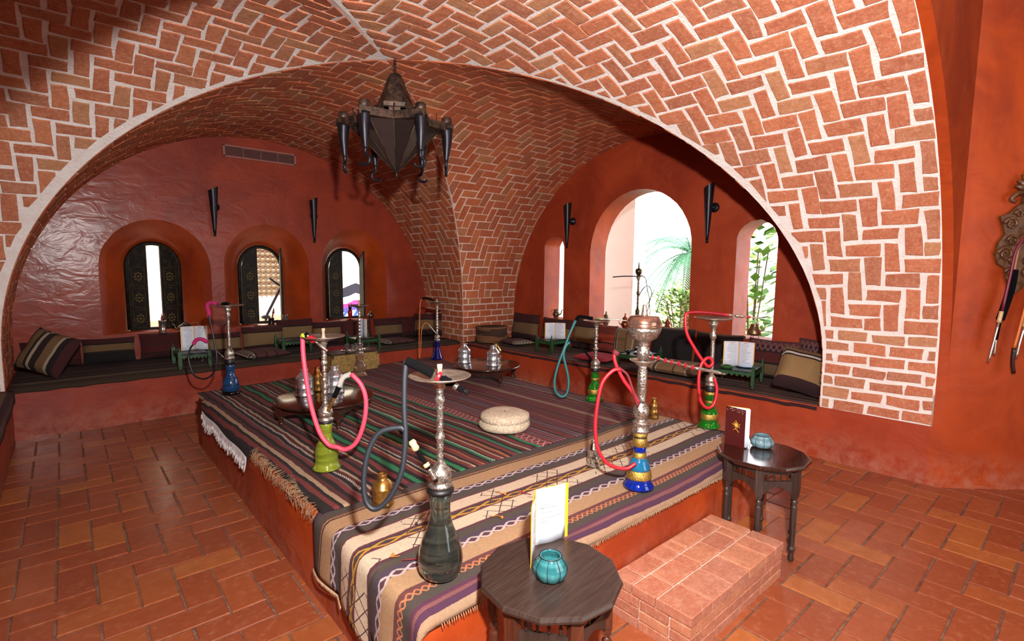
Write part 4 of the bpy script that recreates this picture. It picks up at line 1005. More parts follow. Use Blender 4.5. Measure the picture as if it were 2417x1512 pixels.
# hose paths, metres from the foot of each water pipe
HOSE = {
    'H1_hose': [(-0.110,0.044,0.812), (-0.118,0.042,0.750), (-0.125,0.034,0.638), (-0.126,0.026,0.570), (-0.132,0.022,0.502), (-0.146,0.023,0.422), (-0.181,0.043,0.336), (-0.221,0.072,0.296), (-0.245,0.097,0.325), (-0.245,0.108,0.409), (-0.226,0.104,0.501), (-0.193,0.084,0.563), (-0.141,0.040,0.580), (-0.130,0.030,0.571)],
    'H1_sleeve': [(-0.110,0.044,0.812), (-0.082,0.017,0.796), (-0.042,-0.021,0.768)],
    'H1_mouth': [(-0.021,-0.014,0.758), (0.010,-0.044,0.735), (0.037,-0.071,0.713), (0.059,-0.092,0.697)],
    'H1_conn': [(-0.118,0.058,0.568), (-0.102,0.040,0.536), (-0.083,0.017,0.486), (-0.066,-0.003,0.449), (-0.053,-0.018,0.417), (-0.039,-0.035,0.380)],
    'H6_hose1': [(-0.100,0.040,0.748), (-0.102,0.033,0.679), (-0.101,0.022,0.605), (-0.094,-0.003,0.464), (-0.083,-0.027,0.358), (-0.060,-0.063,0.239), (-0.027,-0.100,0.172), (0.007,-0.132,0.157), (0.043,-0.165,0.145), (0.089,-0.200,0.185), (0.127,-0.218,0.292), (0.142,-0.216,0.410), (0.128,-0.193,0.495), (0.090,-0.151,0.557)],
    'H6_sleeve': [(0.094,-0.141,0.554), (0.059,-0.114,0.533), (0.039,-0.103,0.484)],
    'H6_sleeve2': [(0.047,-0.084,0.480), (0.024,-0.071,0.421)],
    'H6_conn': [(0.032,-0.052,0.416), (0.019,-0.046,0.381), (0.000,-0.035,0.338)],
    'H6_mouth': [(-0.097,0.050,0.746), (-0.090,0.047,0.770), (-0.078,0.036,0.765), (-0.064,0.021,0.740), (-0.043,0.001,0.729), (-0.022,-0.021,0.701), (0.003,-0.046,0.678)],
    'H2_hose1': [(-0.107,0.058,0.633), (-0.139,0.084,0.624), (-0.181,0.113,0.565), (-0.205,0.121,0.464), (-0.222,0.119,0.337), (-0.219,0.101,0.230), (-0.192,0.069,0.161), (-0.154,0.032,0.134), (-0.111,-0.006,0.130), (-0.078,-0.031,0.156)],
    'H2_hose2': [(-0.099,0.089,0.722), (-0.112,0.097,0.696), (-0.107,0.085,0.646), (-0.081,0.054,0.571), (-0.052,0.020,0.513), (-0.032,-0.004,0.459)],
    'H2_conn': [(-0.099,0.064,0.631), (-0.075,0.038,0.601), (-0.059,0.016,0.530), (-0.043,-0.010,0.440)],
    'H2_beads': [(-0.005,-0.009,0.699), (0.026,-0.037,0.693), (0.053,-0.061,0.687), (0.083,-0.090,0.674), (0.112,-0.116,0.666), (0.143,-0.144,0.656), (0.173,-0.172,0.645), (0.207,-0.202,0.637), (0.252,-0.244,0.623), (0.304,-0.290,0.610)],
    'H3_hose': [(-0.183,0.098,0.841), (-0.200,0.109,0.814), (-0.200,0.094,0.698), (-0.165,0.049,0.591), (-0.125,0.003,0.502), (-0.098,-0.026,0.463), (-0.074,-0.044,0.487), (-0.086,-0.029,0.523), (-0.114,-0.006,0.511), (-0.142,0.011,0.457), (-0.157,0.010,0.343), (-0.155,-0.008,0.224), (-0.122,-0.044,0.171), (-0.084,-0.073,0.201), (-0.063,-0.079,0.297), (-0.071,-0.060,0.380)],
    'H3_coil': [(-0.091,0.150,0.833), (-0.033,0.100,0.837), (0.037,0.039,0.831), (0.110,-0.027,0.820)],
    'H3_mouth': [(0.110,-0.027,0.820), (0.164,-0.074,0.815), (0.233,-0.136,0.806), (0.302,-0.197,0.798)],
    'H4_hose': [(-0.165,0.091,0.705), (-0.203,0.112,0.610), (-0.236,0.128,0.516), (-0.263,0.141,0.436), (-0.299,0.158,0.331), (-0.327,0.168,0.219), (-0.335,0.164,0.136), (-0.322,0.145,0.079), (-0.293,0.116,0.054), (-0.262,0.092,0.076), (-0.244,0.086,0.152), (-0.244,0.098,0.242), (-0.255,0.120,0.332), (-0.261,0.136,0.415), (-0.241,0.128,0.484), (-0.214,0.109,0.520)],
    'H4_sleeve': [(-0.135,0.118,0.701), (-0.114,0.103,0.730), (-0.081,0.074,0.730), (-0.024,0.023,0.717)],
    'H4_conn': [(-0.192,0.129,0.516), (-0.151,0.093,0.516), (-0.115,0.056,0.466), (-0.058,-0.008,0.358)],
    'H5_hose': [(-0.125,0.096,0.705), (-0.123,0.087,0.649), (-0.115,0.072,0.590), (-0.103,0.044,0.460), (-0.096,0.022,0.342), (-0.107,0.020,0.249), (-0.145,0.043,0.174), (-0.197,0.085,0.147), (-0.252,0.136,0.173), (-0.278,0.169,0.250), (-0.284,0.187,0.343), (-0.266,0.181,0.417), (-0.244,0.166,0.451)],
    'H5_sleeve': [(-0.120,0.129,0.683), (-0.122,0.138,0.739), (-0.128,0.150,0.788), (-0.104,0.132,0.814), (-0.062,0.094,0.804)],
    'H5_sleeve2': [(-0.244,0.166,0.451), (-0.225,0.154,0.485), (-0.191,0.126,0.496), (-0.153,0.089,0.471)],
    'H5_conn': [(-0.151,0.101,0.469), (-0.117,0.065,0.425), (-0.049,-0.006,0.337)],
    'H7_hose': [(-0.148,0.110,0.757), (-0.167,0.119,0.704), (-0.190,0.105,0.443), (-0.211,0.084,0.150), (-0.215,0.070,0.024), (-0.195,0.070,0.150), (-0.175,0.081,0.359), (-0.138,0.061,0.459), (-0.103,0.029,0.444)],
    'H7_sleeve': [(-0.127,0.145,0.754), (-0.095,0.118,0.765), (-0.012,0.043,0.740)],
    'H7_conn': [(-0.087,0.055,0.441), (-0.058,0.022,0.388), (-0.022,-0.017,0.326)],
    'H9_pipe': [(-0.230,0.256,0.714), (-0.126,0.166,0.726), (0.004,0.053,0.728), (0.074,-0.007,0.735)],
    'H9_hose': [(0.074,-0.007,0.735), (0.106,-0.040,0.695), (0.115,-0.067,0.552), (0.129,-0.098,0.410), (0.109,-0.096,0.295), (0.077,-0.081,0.198), (0.087,-0.097,0.141), (0.123,-0.115,0.238), (0.127,-0.100,0.376), (0.155,-0.110,0.484), (0.150,-0.097,0.559), (0.122,-0.067,0.598), (0.073,-0.028,0.563), (0.019,0.004,0.454)],
}
HB = {'H1': (0.995, 1.533, 0.460), 'H2': (2.222, 1.521, 0.460), 'H3': (3.503, 1.811, 0.460), 'H4': (3.446, 2.843, 0.460), 'H5': (1.069, 5.047, 0.460), 'H6': (1.064, 2.810, 0.460), 'H7': (3.481, 5.419, 0.460), 'H8': (2.300, 5.080, 0.460), 'H9': (5.840, 4.113, 0.790)}
# ================================================================ WATER PIPES
def ornate(r0, z0, z1, seed=0, rmin=.010, bul=5, big=.024):
    """lathe profile of a turned silver stem"""
    rr = random.Random(seed); L = z1 - z0; out = []; z = z0
    for k in range(bul):
        a = z0 + L * k / bul; h = L / bul; b = big * rr.uniform(.75, 1.0) if k % 2 else rmin * rr.uniform(1.15, 1.5)
        out += [(rmin, a), (rmin * 1.3, a + h * .12), (rmin, a + h * .2), (b * .8, a + h * .35), (b, a + h * .5), (b * .8, a + h * .65), (rmin, a + h * .8), (rmin * 1.25, a + h * .88)]
    return out + [(rmin, z1)]
def tray_prof(R, zt, cup=.012):
    return [(.012, zt - .040), (.022, zt - .034), (.018, zt - .022), (.035, zt - .012), (R * .6, zt - .004), (R * .93, zt + cup * .6), (R, zt + cup), (R * .985, zt + cup + .002), (R * .9, zt + cup * .55 + .002), (R * .55, zt + .001), (.014, zt + .000)]
def pipe(key, label, vase, vmat, bands, capz, stem, tray_r, tray_z, top, metal_m=None, hoses=(), caps=None, n=36, loc=None, spout=True, group=None):
    mm_ = metal_m or M_SILVER
    b = loc or HB[key]; zoff = (RZ if abs(b[2] - .46) < .001 else b[2]) ; t = thing('water_pipe', label, 'hookah', (b[0], b[1], zoff), 0, group)
    m = MB(); m.lathe(vase, n); m.build('glass_vase', vmat, t)
    for bn, prof, bm in bands: m = MB(); m.lathe(prof, n); m.build(bn, bm, t)
    m = MB(); m.lathe(caps, 28); m.build('metal_cap', mm_, t)
    m = MB(); m.lathe(stem, 20); m.build('stem', mm_, t)
    if tray_r: m = MB(); m.lathe(tray_prof(tray_r, tray_z), 40); m.build('ash_tray', M_TRAY, t)
    if spout: m = MB(); m.lathe([(.012, tray_z), (.012, tray_z + .004), (.0085, tray_z + .012), (.008, top - .018), (.010, top - .014), (.0095, top)], 12); m.build('bowl_spout', simple('bare_clay_spout', '#B59A82', .5), t)
    for nm, path, r, mat in hoses:
        m = MB(); m.tube(HOSE[path] if isinstance(path, str) else path, r, 10, 6); m.build(nm, mat, t)
    m = MB(); a = .9; m.tube([(capr(caps) * .8 * cos(a), capr(caps) * .8 * sin(a), capz + .02), (capr(caps) * 1.25 * cos(a), capr(caps) * 1.25 * sin(a), capz + .035), (capr(caps) * 1.5 * cos(a), capr(caps) * 1.5 * sin(a), capz + .06)], .005, 8, 3); m.build('valve', mm_, t)
    return t
def capr(c): return max(p[0] for p in c)
def capprof(z, r, h): return [(r * .9, z), (r * 1.02, z + h * .04), (r, z + h * .12), (r * .80, z + h * .18), (r * .84, z + h * .26), (r * .98, z + h * .45), (r * .86, z + h * .66), (r * .5, z + h * .84), (.013, z + h)]
GREY_H = rub('blue_grey_hose', '#1A2028', .55); BLK_H = simple('black_velvet', '#08080A', 1.0, Specular_IOR_Level=.1); RED_H = rub('red_hose', '#B81626', .4); PNK_H = rub('pink_hose', '#D8445E', .5); TEAL_H = rub('teal_hose', '#1E6466', .45); DBL_H = rub('black_hose', '#15181E', .4); ORG_H = rub('orange_hose', '#C8681E', .45)
GRYSL = simple('grey_knit_sleeve', '#A7A49C', .9); FUCH = simple('fuchsia_plush', '#B8246A', .95, bump=.8, scale=200); WOODB = simple('pale_turned_wood', '#D0AE80', .4); DRED = simple('dark_red_cord', '#6A1420', .8)
def sub_rings(t, path, spec):
    """short turned pieces threaded on a straight run of a path: (fraction, length, radius, material, name)"""
    P = catmull(HOSE[path], 10); N = len(P) - 1
    for f0, f1, r, mat, nm in spec:
        a, b = P[int(f0 * N)], P[max(int(f0 * N) + 1, int(f1 * N))]; L = (b - a).length; d = (b - a).normalized()
        M_ = Matrix.Translation(a) @ d.to_track_quat('Z', 'Y').to_matrix().to_4x4()
        m = MB(); m.lathe([(r * .6, 0), (r, L * .2), (r * .85, L * .5), (r, L * .8), (r * .6, L)], 12, M=M_); m.build(nm, mat, t)
# 1 smoked glass pipe in the foreground
v = [(.0, .0), (.045, .0), (.066, .008), (.079, .03), (.0835, .065), (.080, .10), (.066, .145), (.048, .19), (.039, .225), (.0365, .26), (.038, .285), (.043, .315), (.036, .322)]
t = pipe('H1', 'tall water pipe with a smoky pear-shaped glass vase in the foreground', v, M_GSMOKE,
    [('rubber_ring', [(.036, .318), (.049, .322), (.051, .332), (.044, .340), (.034, .344)], M_BLACKR), ('inner_tube', [(.005, .10), (.009, .105), (.009, .33), (.005, .33)], M_BRASS)], .34, ornate(.02, .425, .70, 3, .0115, 4, .0215), .112, .742, .795,
    M_SILVER, [('hose', 'H1_hose', .0095, GREY_H), ('hose_sleeve', 'H1_sleeve', .0165, BLK_H), ('mouthpiece', 'H1_mouth', .009, BLK_H), ('connector', 'H1_conn', .0075, BLK_H)], capprof(.342, .044, .095))
sub_rings(t, 'H1_conn', [(0, .10, .020, BLK_H, 'knot'), (.24, .38, .014, WOODB, 'wood_ring'), (.62, .70, .013, WOODB, 'wood_ring'), (.72, .98, .009, M_SILVER, 'metal_tip')])
sub_rings(t, 'H1_mouth', [(0, .12, .021, RED_H, 'red_bead'), (.14, .4, .016, BLK_H, 'black_bead'), (.48, .62, .014, M_SILVER, 'silver_ring'), (.66, .8, .012, BLK_H, 'black_bead'), (.84, .98, .009, M_SILVER, 'metal_tip')])
# 6 lime glass pipe
v = [(0, 0), (.062, 0), (.078, .004), (.080, .012), (.068, .022), (.062, .05), (.0625, .10), (.056, .135), (.040, .165), (.031, .19), (.033, .21), (.035, .24), (.036, .262), (.030, .268)]
t = pipe('H6', 'water pipe with a lime-green swirled vase and a pink hose', v, M_GLIME,
    [('rubber_ring', [(.030, .262), (.040, .266), (.040, .276), (.032, .282)], M_BLACKR)], .28, ornate(.02, .37, .705, 8, .0125, 5, .022), .115, .745, .80,
    M_SILVER, [('hose', 'H6_hose1', .0125, PNK_H), ('hose_sleeve', 'H6_sleeve', .015, GRYSL), ('hose_sleeve', 'H6_sleeve2', .014, BLK_H), ('connector', 'H6_conn', .010, M_BRASS), ('mouthpiece', 'H6_mouth', .007, M_TRAY)], capprof(.278, .043, .10))
sub_rings(t, 'H6_mouth', [(0, .2, .017, simple('lime_velvet', '#B2BC28', .9), 'lime_bead'), (.24, .38, .016, BLK_H, 'black_bead'), (.42, .66, .019, RED_H, 'red_bead'), (.72, .98, .009, M_TRAY, 'metal_tip')])
# 2 blue and gold pipe with the engraved bowl
v = [(0, 0), (.060, 0), (.079, .005), (.081, .015), (.068, .030), (.062, .048), (.0655, .056)]
t = pipe('H2', 'tall water pipe with a cobalt and gold vase and big engraved bowl', v, M_GBLUE,
    [('gold_band', [(.0655, .054), (.0665, .058), (.062, .096), (.059, .100)], M_GOLDB), ('glass_shoulder', [(.059, .098), (.056, .112), (.044, .142), (.036, .160), (.034, .163)], M_GSKY),
     ('gold_band', [(.034, .161), (.0345, .163), (.0345, .190), (.033, .192)], M_GOLDB), ('glass_neck', [(.032, .190), (.0305, .20), (.0325, .222), (.030, .226)], M_GBLUE),
     ('gold_band', [(.034, .222), (.0375, .226), (.0375, .262), (.036, .268)], M_GOLDB), ('rubber_ring', [(.033, .264), (.034, .268), (.034, .278), (.03, .28)], M_BLACKR), ('gold_band', [(.036, .276), (.038, .28), (.038, .292), (.034, .296)], M_GOLDB)],
    .30, [(.022, .455), (.0235, .47), (.020, .48), (.0235, .50), (.0255, .56), (.0245, .62), (.021, .635), (.024, .645), (.018, .655), (.018, .69)], .068, .665, 0, M_SILVER,
    [('hose', 'H2_hose1', .0095, RED_H), ('hose', 'H2_hose2', .0095, RED_H), ('connector', 'H2_conn', .007, DRED), ('mouthpiece', 'H2_beads', .0055, M_STEEL)],
    [(.036, .294), (.047, .30), (.048, .312), (.042, .318), (.040, .34), (.046, .348), (.040, .356), (.026, .364), (.030, .372), (.041, .395), (.043, .412), (.038, .432), (.024, .450), (.020, .458)], spout=False)
sub_rings(t, 'H2_beads', [(f, f + .035, .0135, glass('ruby_glass', '#C01828', .03, .5) if i == 0 else bpy.data.materials['ruby_glass'], 'red_bead') for i, f in enumerate((.10, .195, .29, .385, .48, .575, .67))] + [(.70, .99, .0085, M_STEEL, 'metal_tip')])
sub_rings(t, 'H2_hose2', [(0, .16, .020, DRED, 'plush_ring')])
m = MB(); m.lathe([(.018, .672), (.028, .69), (.034, .715), (.030, .74), (.022, .75), (.030, .758), (.024, .768), (.040, .776), (.068, .795), (.083, .825), (.088, .850)], 36); m.build('engraved_bowl', M_SILVER, t)
m = MB(); m.lathe([(.088, .848), (.0905, .852), (.0895, .858), (.086, .862), (.088, .868), (.080, .890), (.070, .902), (.030, .908), (.010, .909)], 36); m.build('bowl_lid', metal('coppery_silver', '#C8A08C', .2, .15, 30, '#8f6a58'), t)
m = MB(); m.lathe([(.018, .907), (.016, .915), (.010, .955), (.008, .962), (0, .962)], 14); m.build('lid_cone', M_TRAY, t)
# 3 green glass pipe on the right
vg = [(0, 0), (.062, 0), (.080, .006), (.078, .016), (.060, .03), (.058, .04)]
def green_vase(k=1.0, zt=.30):
    return ([(0, 0), (.064 * k, 0), (.081 * k, .006), (.079 * k, .016), (.064 * k, .032), (.060 * k, .045), (.062 * k, .06), (.060 * k, .105), (.055 * k, .12), (.040 * k, .145), (.033 * k, .165), (.034 * k, .19), (.038 * k, .21), (.034 * k, .235), (.036 * k, .26), (.037 * k, zt - .015), (.032 * k, zt)],
            [('gold_band', [(.0615 * k, .062), (.0635 * k, .066), (.0615 * k, .100), (.0590 * k, .106)], M_GOLDB), ('gold_band', [(.0335 * k, .178), (.036 * k, .182), (.0375 * k, .196), (.036 * k, .2)], M_GOLDB)])
v, bd = green_vase()
bd2 = bd + [('black_neck', [(.036, .262), (.0385, .266), (.0385, .305), (.034, .31)], M_BLACKR), ('gold_band', [(.037, .240), (.039, .243), (.039, .262), (.036, .264)], M_GOLDB)]
t = pipe('H3', 'green and gold water pipe with a coiled red hose beside the polished table', v, M_GGREEN, bd2, .31,
    [(.014, .395), (.017, .40)] + [(r, .41 + .011 * i * 1.0 + dz) for i in range(20) for r, dz in ((.0125, 0), (.0155, .0055))] + [(.013, .64), (.022, .655), (.024, .675), (.018, .69), (.016, .72), (.028, .745), (.032, .76), (.022, .77)], .135, .79, 0, M_SILVER,
    [('hose', 'H3_hose', .0115, RED_H), ('mouthpiece', 'H3_mouth', .006, M_STEEL)], capprof(.308, .041, .09), spout=False)
P = catmull(HOSE['H3_coil'], 8); m = MB(); L = len(P) - 1; co = []
for i in range(L * 14):
    f = i / 14; k = int(f); p = P[k].lerp(P[min(k + 1, L)], f - k); a = i * 2 * pi / 7; co.append(p + Vector((0.0, .0, .010 * sin(a))) + Vector((.7, .7, 0)).normalized() * (.010 * cos(a)))
m.tube(co, .004, 5, 1); m.tube(HOSE['H3_coil'], .009, 8, 4); m.build('coiled_grip', rub('dark_red_coil', '#8E0F1C', .35), t)
sub_rings(t, 'H3_mouth', [(0, .1, .012, RED_H, 'red_bead'), (.12, .2, .012, M_STEEL, 'metal_ring'), (.34, .58, .014, M_TRAY, 'silver_bulb'), (.66, .74, .010, RED_H, 'red_bead')])
# 4 green pipe with the teal hose
v, bd = green_vase(.98, .262)
bd = bd + [('black_neck', [(.034, .252), (.037, .256), (.036, .285), (.032, .288)], M_BLACKR)]
t = pipe('H4', 'green and gold water pipe with a teal hose near the window bench', v, M_GGREEN, bd, .28, ornate(.02, .365, .655, 17, .0125, 5, .026), .118, .690, 0, M_SILVER,
    [('hose', 'H4_hose', .0115, TEAL_H), ('hose_sleeve', 'H4_sleeve', .015, BLK_H), ('connector', 'H4_conn', .009, BLK_H)], capprof(.284, .043, .085), spout=False)
m = MB(); m.tube([(.055 + .03 * cos(i * .9), .008 + .03 * sin(i * .9) * .5, .705 + .012 * (i % 2)) for i in range(26)], .005, 6, 3); m.build('pale_green_coil', simple('pale_green_plastic', '#8FBF5A', .4), t)
m = MB(); m.tube([(.0, 0, .712), (.10, -.10, .714), (.20, -.22, .700)], .005, 6, 3); m.build('mouthpiece', M_TRAY, t)
# 5 left blue pipe
v = [(0, .03), (.060, .03), (.068, .036), (.069, .07), (.064, .11), (.054, .14), (.040, .165), (.033, .19), (.033, .24), (.037, .262), (.030, .27)]
t = pipe('H5', 'water pipe with dusty blue vase and pink sleeves at the far left corner', v, M_GTEAL, [('black_foot', [(0, 0), (.066, 0), (.076, .006), (.076, .018), (.066, .03), (.060, .036), (0, .036)], simple('black_lacquer', '#0a0a0c', .12)), ('black_neck', [(.034, .262), (.040, .266), (.041, .315), (.034, .32)], M_BLACKR)], .32,
    [(.013, .42)] + [(r, .43 + .0115 * i + dz) for i in range(21) for r, dz in ((.0115, 0), (.0150, .0055))] + [(.012, .68), (.020, .69), (.021, .715), (.015, .725), (.022, .745), (.030, .76), (.016, .77)], .135, .785, 0, M_SILVER,
    [('hose', 'H5_hose', .0075, DBL_H), ('hose_sleeve', 'H5_sleeve', .016, FUCH), ('hose_sleeve', 'H5_sleeve2', .017, FUCH), ('connector', 'H5_conn', .006, M_STEEL)], capprof(.315, .043, .105), spout=False)
m = MB(); m.sphere((-.02, -.03, .81), .022, 10, 8, sc=(1.6, 1.2, .7)); m.build('mouthpiece', BLK_H, t)
# 7 far cobalt pipe
v = [(0, 0), (.062, 0), (.078, .006), (.076, .018), (.062, .045), (.048, .09), (.036, .13), (.030, .17), (.030, .21), (.033, .235), (.028, .24)]
pipe('H7', 'small water pipe with a deep cobalt vase and a thin orange hose', v, M_GDBLUE, [], .235, ornate(.018, .32, .685, 23, .012, 5, .021), .120, .715, .755, M_SILVER,
    [('hose', 'H7_hose', .0055, ORG_H), ('hose_sleeve', 'H7_sleeve', .012, BLK_H), ('connector', 'H7_conn', .006, M_TRAY)], capprof(.238, .038, .085))
# 8 clear glass pipe in front of the wooden box
v = [(0, 0), (.064, 0), (.082, .006), (.080, .014), (.058, .028), (.060, .07), (.067, .095), (.064, .115), (.044, .14), (.034, .165), (.034, .19), (.040, .215), (.041, .232), (.034, .24)]
pipe('H8', 'water pipe with a clear amber-tinted vase in front of the carved wooden box', v, M_GCLEAR, [], .24, ornate(.02, .33, .70, 31, .012, 5, .019), .105, .735, .80, M_STEEL, [], capprof(.238, .042, .09), loc=(2.30, 5.07, .46))
# 9 pipe standing on the big window sill
t = pipe('H9', 'slim water pipe standing on the big window sill against the light', [(0, 0), (.075, 0), (.082, .01), (.070, .05), (.045, .12), (.026, .17), (.020, .20), (.018, .21)], M_GPLAIN, [], .21,
    ornate(.012, .305, .70, 41, .011, 3, .026), .045, .715, 0, metal('dark_bronze', '#6A5A48', .35, .3, 40, '#3a3026'), [('mouthpiece', 'H9_pipe', .0075, M_IRON), ('hose', 'H9_hose', .0055, DBL_H)], capprof(.208, .030, .10), loc=(HB['H9'][0], HB['H9'][1], .792), spout=False)
m = MB(); m.lathe([(.012, .73), (.022, .742), (.040, .765), (.046, .80), (.040, .825), (.016, .832), (.008, .84), (.010, .86), (.005, .915), (0, .918)], 18); m.build('clay_bowl', bpy.data.materials['dark_bronze'], t)
# ================================================================ IRON LANTERN
LT = thing('iron_lantern', 'black iron star-shaped hanging lantern with drooping horns under the vault crown', 'lantern', (2.11, 3.885, 2.20), radians(4))
def lz(z): return z - 2.20
def star(R, r, n=6, a0=0): return [((R if k % 2 == 0 else r) * cos(pi * k / n + a0), (R if k % 2 == 0 else r) * sin(pi * k / n + a0)) for k in range(2 * n)]
A0 = radians(24); RS, RI = .47, .31
outer = star(RS, RI, 6, A0); inner = star(RS - .09, RI - .05, 6, A0)
z0, z1 = lz(2.725), lz(2.785)
m = MB(); n = 12; vs = [(x, y, z) for z in (z0, z1) for x, y in outer] + [(x, y, z) for z in (z0, z1) for x, y in inner]
fs = []
for i in range(n):
    j = (i + 1) % n
    fs += [(i, j, n + j, n + i), (2 * n + j, 2 * n + i, 3 * n + i, 3 * n + j), (i, 2 * n + i, 2 * n + j, j), (n + i, n + j, 3 * n + j, 3 * n + i)]
m.add(vs, fs); m.build('star_frame', M_RUST, LT)
tip = (0, 0, lz(2.37)); mid = star(RS * .74, RI * .93, 6, A0)
for i in range(n):
    j = (i + 1) % n; a, b = mid[i], mid[j]; m = MB()
    nrm = Vector(((a[0] + b[0]) / 2, (a[1] + b[1]) / 2, 0)).normalized() * .004
    A = Vector((*a, z0)); B = Vector((*b, z0)); Cc = Vector(tip)
    m.add([A, B, Cc, A - nrm, B - nrm, Cc + Vector((0, 0, .02))], [(0, 1, 2), (5, 4, 3), (0, 3, 4, 1), (1, 4, 5, 2), (2, 5, 3, 0)])
    m.build('glass_facet', simple('smoked_panel_%d' % (i % 2), '#241B1A' if i % 2 else '#342826', .28), LT)
    m = MB(); m.tube([A + nrm * .6, Cc], .0035, 5, 1); m.build('seam', M_RUST, LT)
m = MB(); m.lathe([(.004, -.03), (.012, -.02), (.008, -.008), (.014, 0), (.006, .014)], 10, c=tip); m.build('finial', M_IRON, LT)
pts_h = []
for k in range(6):
    a = pi * 2 * k / 6 + A0; x, y = (RS - .06) * cos(a), (RS - .06) * sin(a)
    m = MB(); dx, dy = -sin(a) * .0, cos(a) * .0
    m.tube([(x, y, z0 + .02), (x * 1.01, y * 1.01, z0 - .08), (x * 1.0, y * 1.0, z0 - .17), (x * .99, y * .99, z0 - .24)], lambda f: .050 * (1 - f) + .017 * f, 14, 5); m.build('horn', M_IRON, LT)
    m = MB(); hx, hy = x * .99, y * .99; tx, ty = -sin(a), cos(a)
    m.tube([(hx, hy, z0 - .23), (hx, hy, z0 - .275), (hx + tx * .034, hy + ty * .034, z0 - .31), (hx + tx * .02, hy + ty * .02, z0 - .35), (hx - tx * .035, hy - ty * .035, z0 - .355), (hx - tx * .055, hy - ty * .055, z0 - .335)], lambda f: .015 - .005 * f, 8, 5); m.build('hook', M_IRON, LT)
    m = MB(); m.lathe([(.036, z1 - .004), (.042, z1 + .004), (.040, z1 + .045), (.034, z1 + .05), (.03, z1 + .006)], 10, c=(x, y, 0)); m.build('cup_collar', M_RUST, LT)
    for q in (-1, 1):
        m = MB(); cx_, cy_ = x * .80 + tx * q * .05, y * .80 + ty * q * .05
        m.tube([(cx_ + .036 * cos(g) * tx, cy_ + .036 * cos(g) * ty, z1 + .036 + .036 * sin(g)) for g in [2 * pi * i / 14 for i in range(14)]], .0022, 5, 1, closed=True); m.build('wire_ring', M_IRON, LT)
    b = a + pi / 6; x, y = (RI - .02) * cos(b), (RI - .02) * sin(b)
    for p0 in ((x * .55, y * .55),):
        m = MB(); m.tube([(x * .95, y * .95, z1), (x * .6, y * .6, lz(2.88))], .006, 5, 1); m.build('strut', M_RUST, LT)
def hexrow(prof):
    n = 6; vs = []
    for r, z in prof: vs += [(r * cos(2 * pi * i / n + A0), r * sin(2 * pi * i / n + A0), z) for i in range(n)]
    fs = [(k * n + i, k * n + (i + 1) % n, (k + 1) * n + (i + 1) % n, (k + 1) * n + i) for k in range(len(prof) - 1) for i in range(n)]; return vs, fs
m = MB(); m.add(*hexrow([(.15, lz(2.860)), (.165, lz(2.868)), (.168, lz(2.90)), (.150, lz(2.908)), (.125, lz(2.96)), (.088, lz(3.05)), (.066, lz(3.11)), (.045, lz(3.15)), (.012, lz(3.165))])); m.build('bell_cap', M_RUST, LT)
for k in range(6):
    a = 2 * pi * k / 6 + A0 + pi / 6; m = MB(); m.box((.135 * cos(a), .135 * sin(a), lz(2.815)), (.014, .09, .09), a); m.build('window_plate', M_RUST, LT)
m = MB(); z = lz(3.16); q = 0
while z < lz(3.27):
    M_ = Matrix.Translation((0, 0, z + .014)) @ Matrix.Rotation(q * pi / 2, 4, 'Z') @ Matrix.Rotation(pi / 2, 4, 'X')
    m2 = MB(); m2.tube([(.009 * cos(g), .015 * sin(g), 0) for g in [2 * pi * i / 12 for i in range(12)]], .003, 5, 1, closed=True, M=M_); m2.build('chain_link', M_IRON, LT); z += .023; q += 1

# ================================================================ WALL TORCHES
def torch(label, loc, rz, L=.60, group='iron wall torches'):
    t = thing('wall_torch', label, 'torch', loc, rz, group)      # +Y local = out of the wall... cone parallel to the wall
    m = MB(); n = 20; vs = []; N = 8
    for k in range(N + 1):
        f = k / N; r = .012 + .044 * f ** .8; 
        for i in range(n):
            a = 2 * pi * i / n; vs.append((r * cos(a), -.09 + r * sin(a), -L * .62 + L * f + (.030 * cos(a) if k == N else 0)))
    fs = [(k * n + i, k * n + (i + 1) % n, (k + 1) * n + (i + 1) % n, (k + 1) * n + i) for k in range(N) for i in range(n)] + [tuple(range(n - 1, -1, -1))]
    m.add(vs, fs, True); m.build('cone', M_IRON, t)
    m = MB(); m.lathe([(.016, -L * .62 - .012), (.014, -L * .62 + .004), (.018, -L * .60)], 10, c=(0, -.09, 0)); m.build('tip_cap', M_IRON, t)
    m = MB(); m.lathe([(0, 0), (.055, 0), (.055, .012), (.045, .026), (.018, .032), (.018, .06), (0, .06)], 20, M=Matrix.Translation((.03, 0, 0)) @ Matrix.Rotation(pi / 2, 4, 'X')); m.build('wall_plate', M_IRON, t)
    m = MB(); m.lathe([(.037, 0), (.041, .004), (.041, .018), (.037, .022)], 18, c=(0, -.09, -.02)); m.build('band', M_IRON, t)
    return t
torch('iron torch cone between the first and second shuttered windows', (1.47, 7.51, 2.35), 0, .58)
torch('iron torch cone between the second and third shuttered windows', (2.72, 7.51, 2.33), 0, .60)
torch('iron torch cone left of the big arched window', (5.64, 5.17, 2.30), -pi / 2, .60)
torch('iron torch cone between the big and the right arched window', (5.64, 3.00, 2.32), -pi / 2, .62)
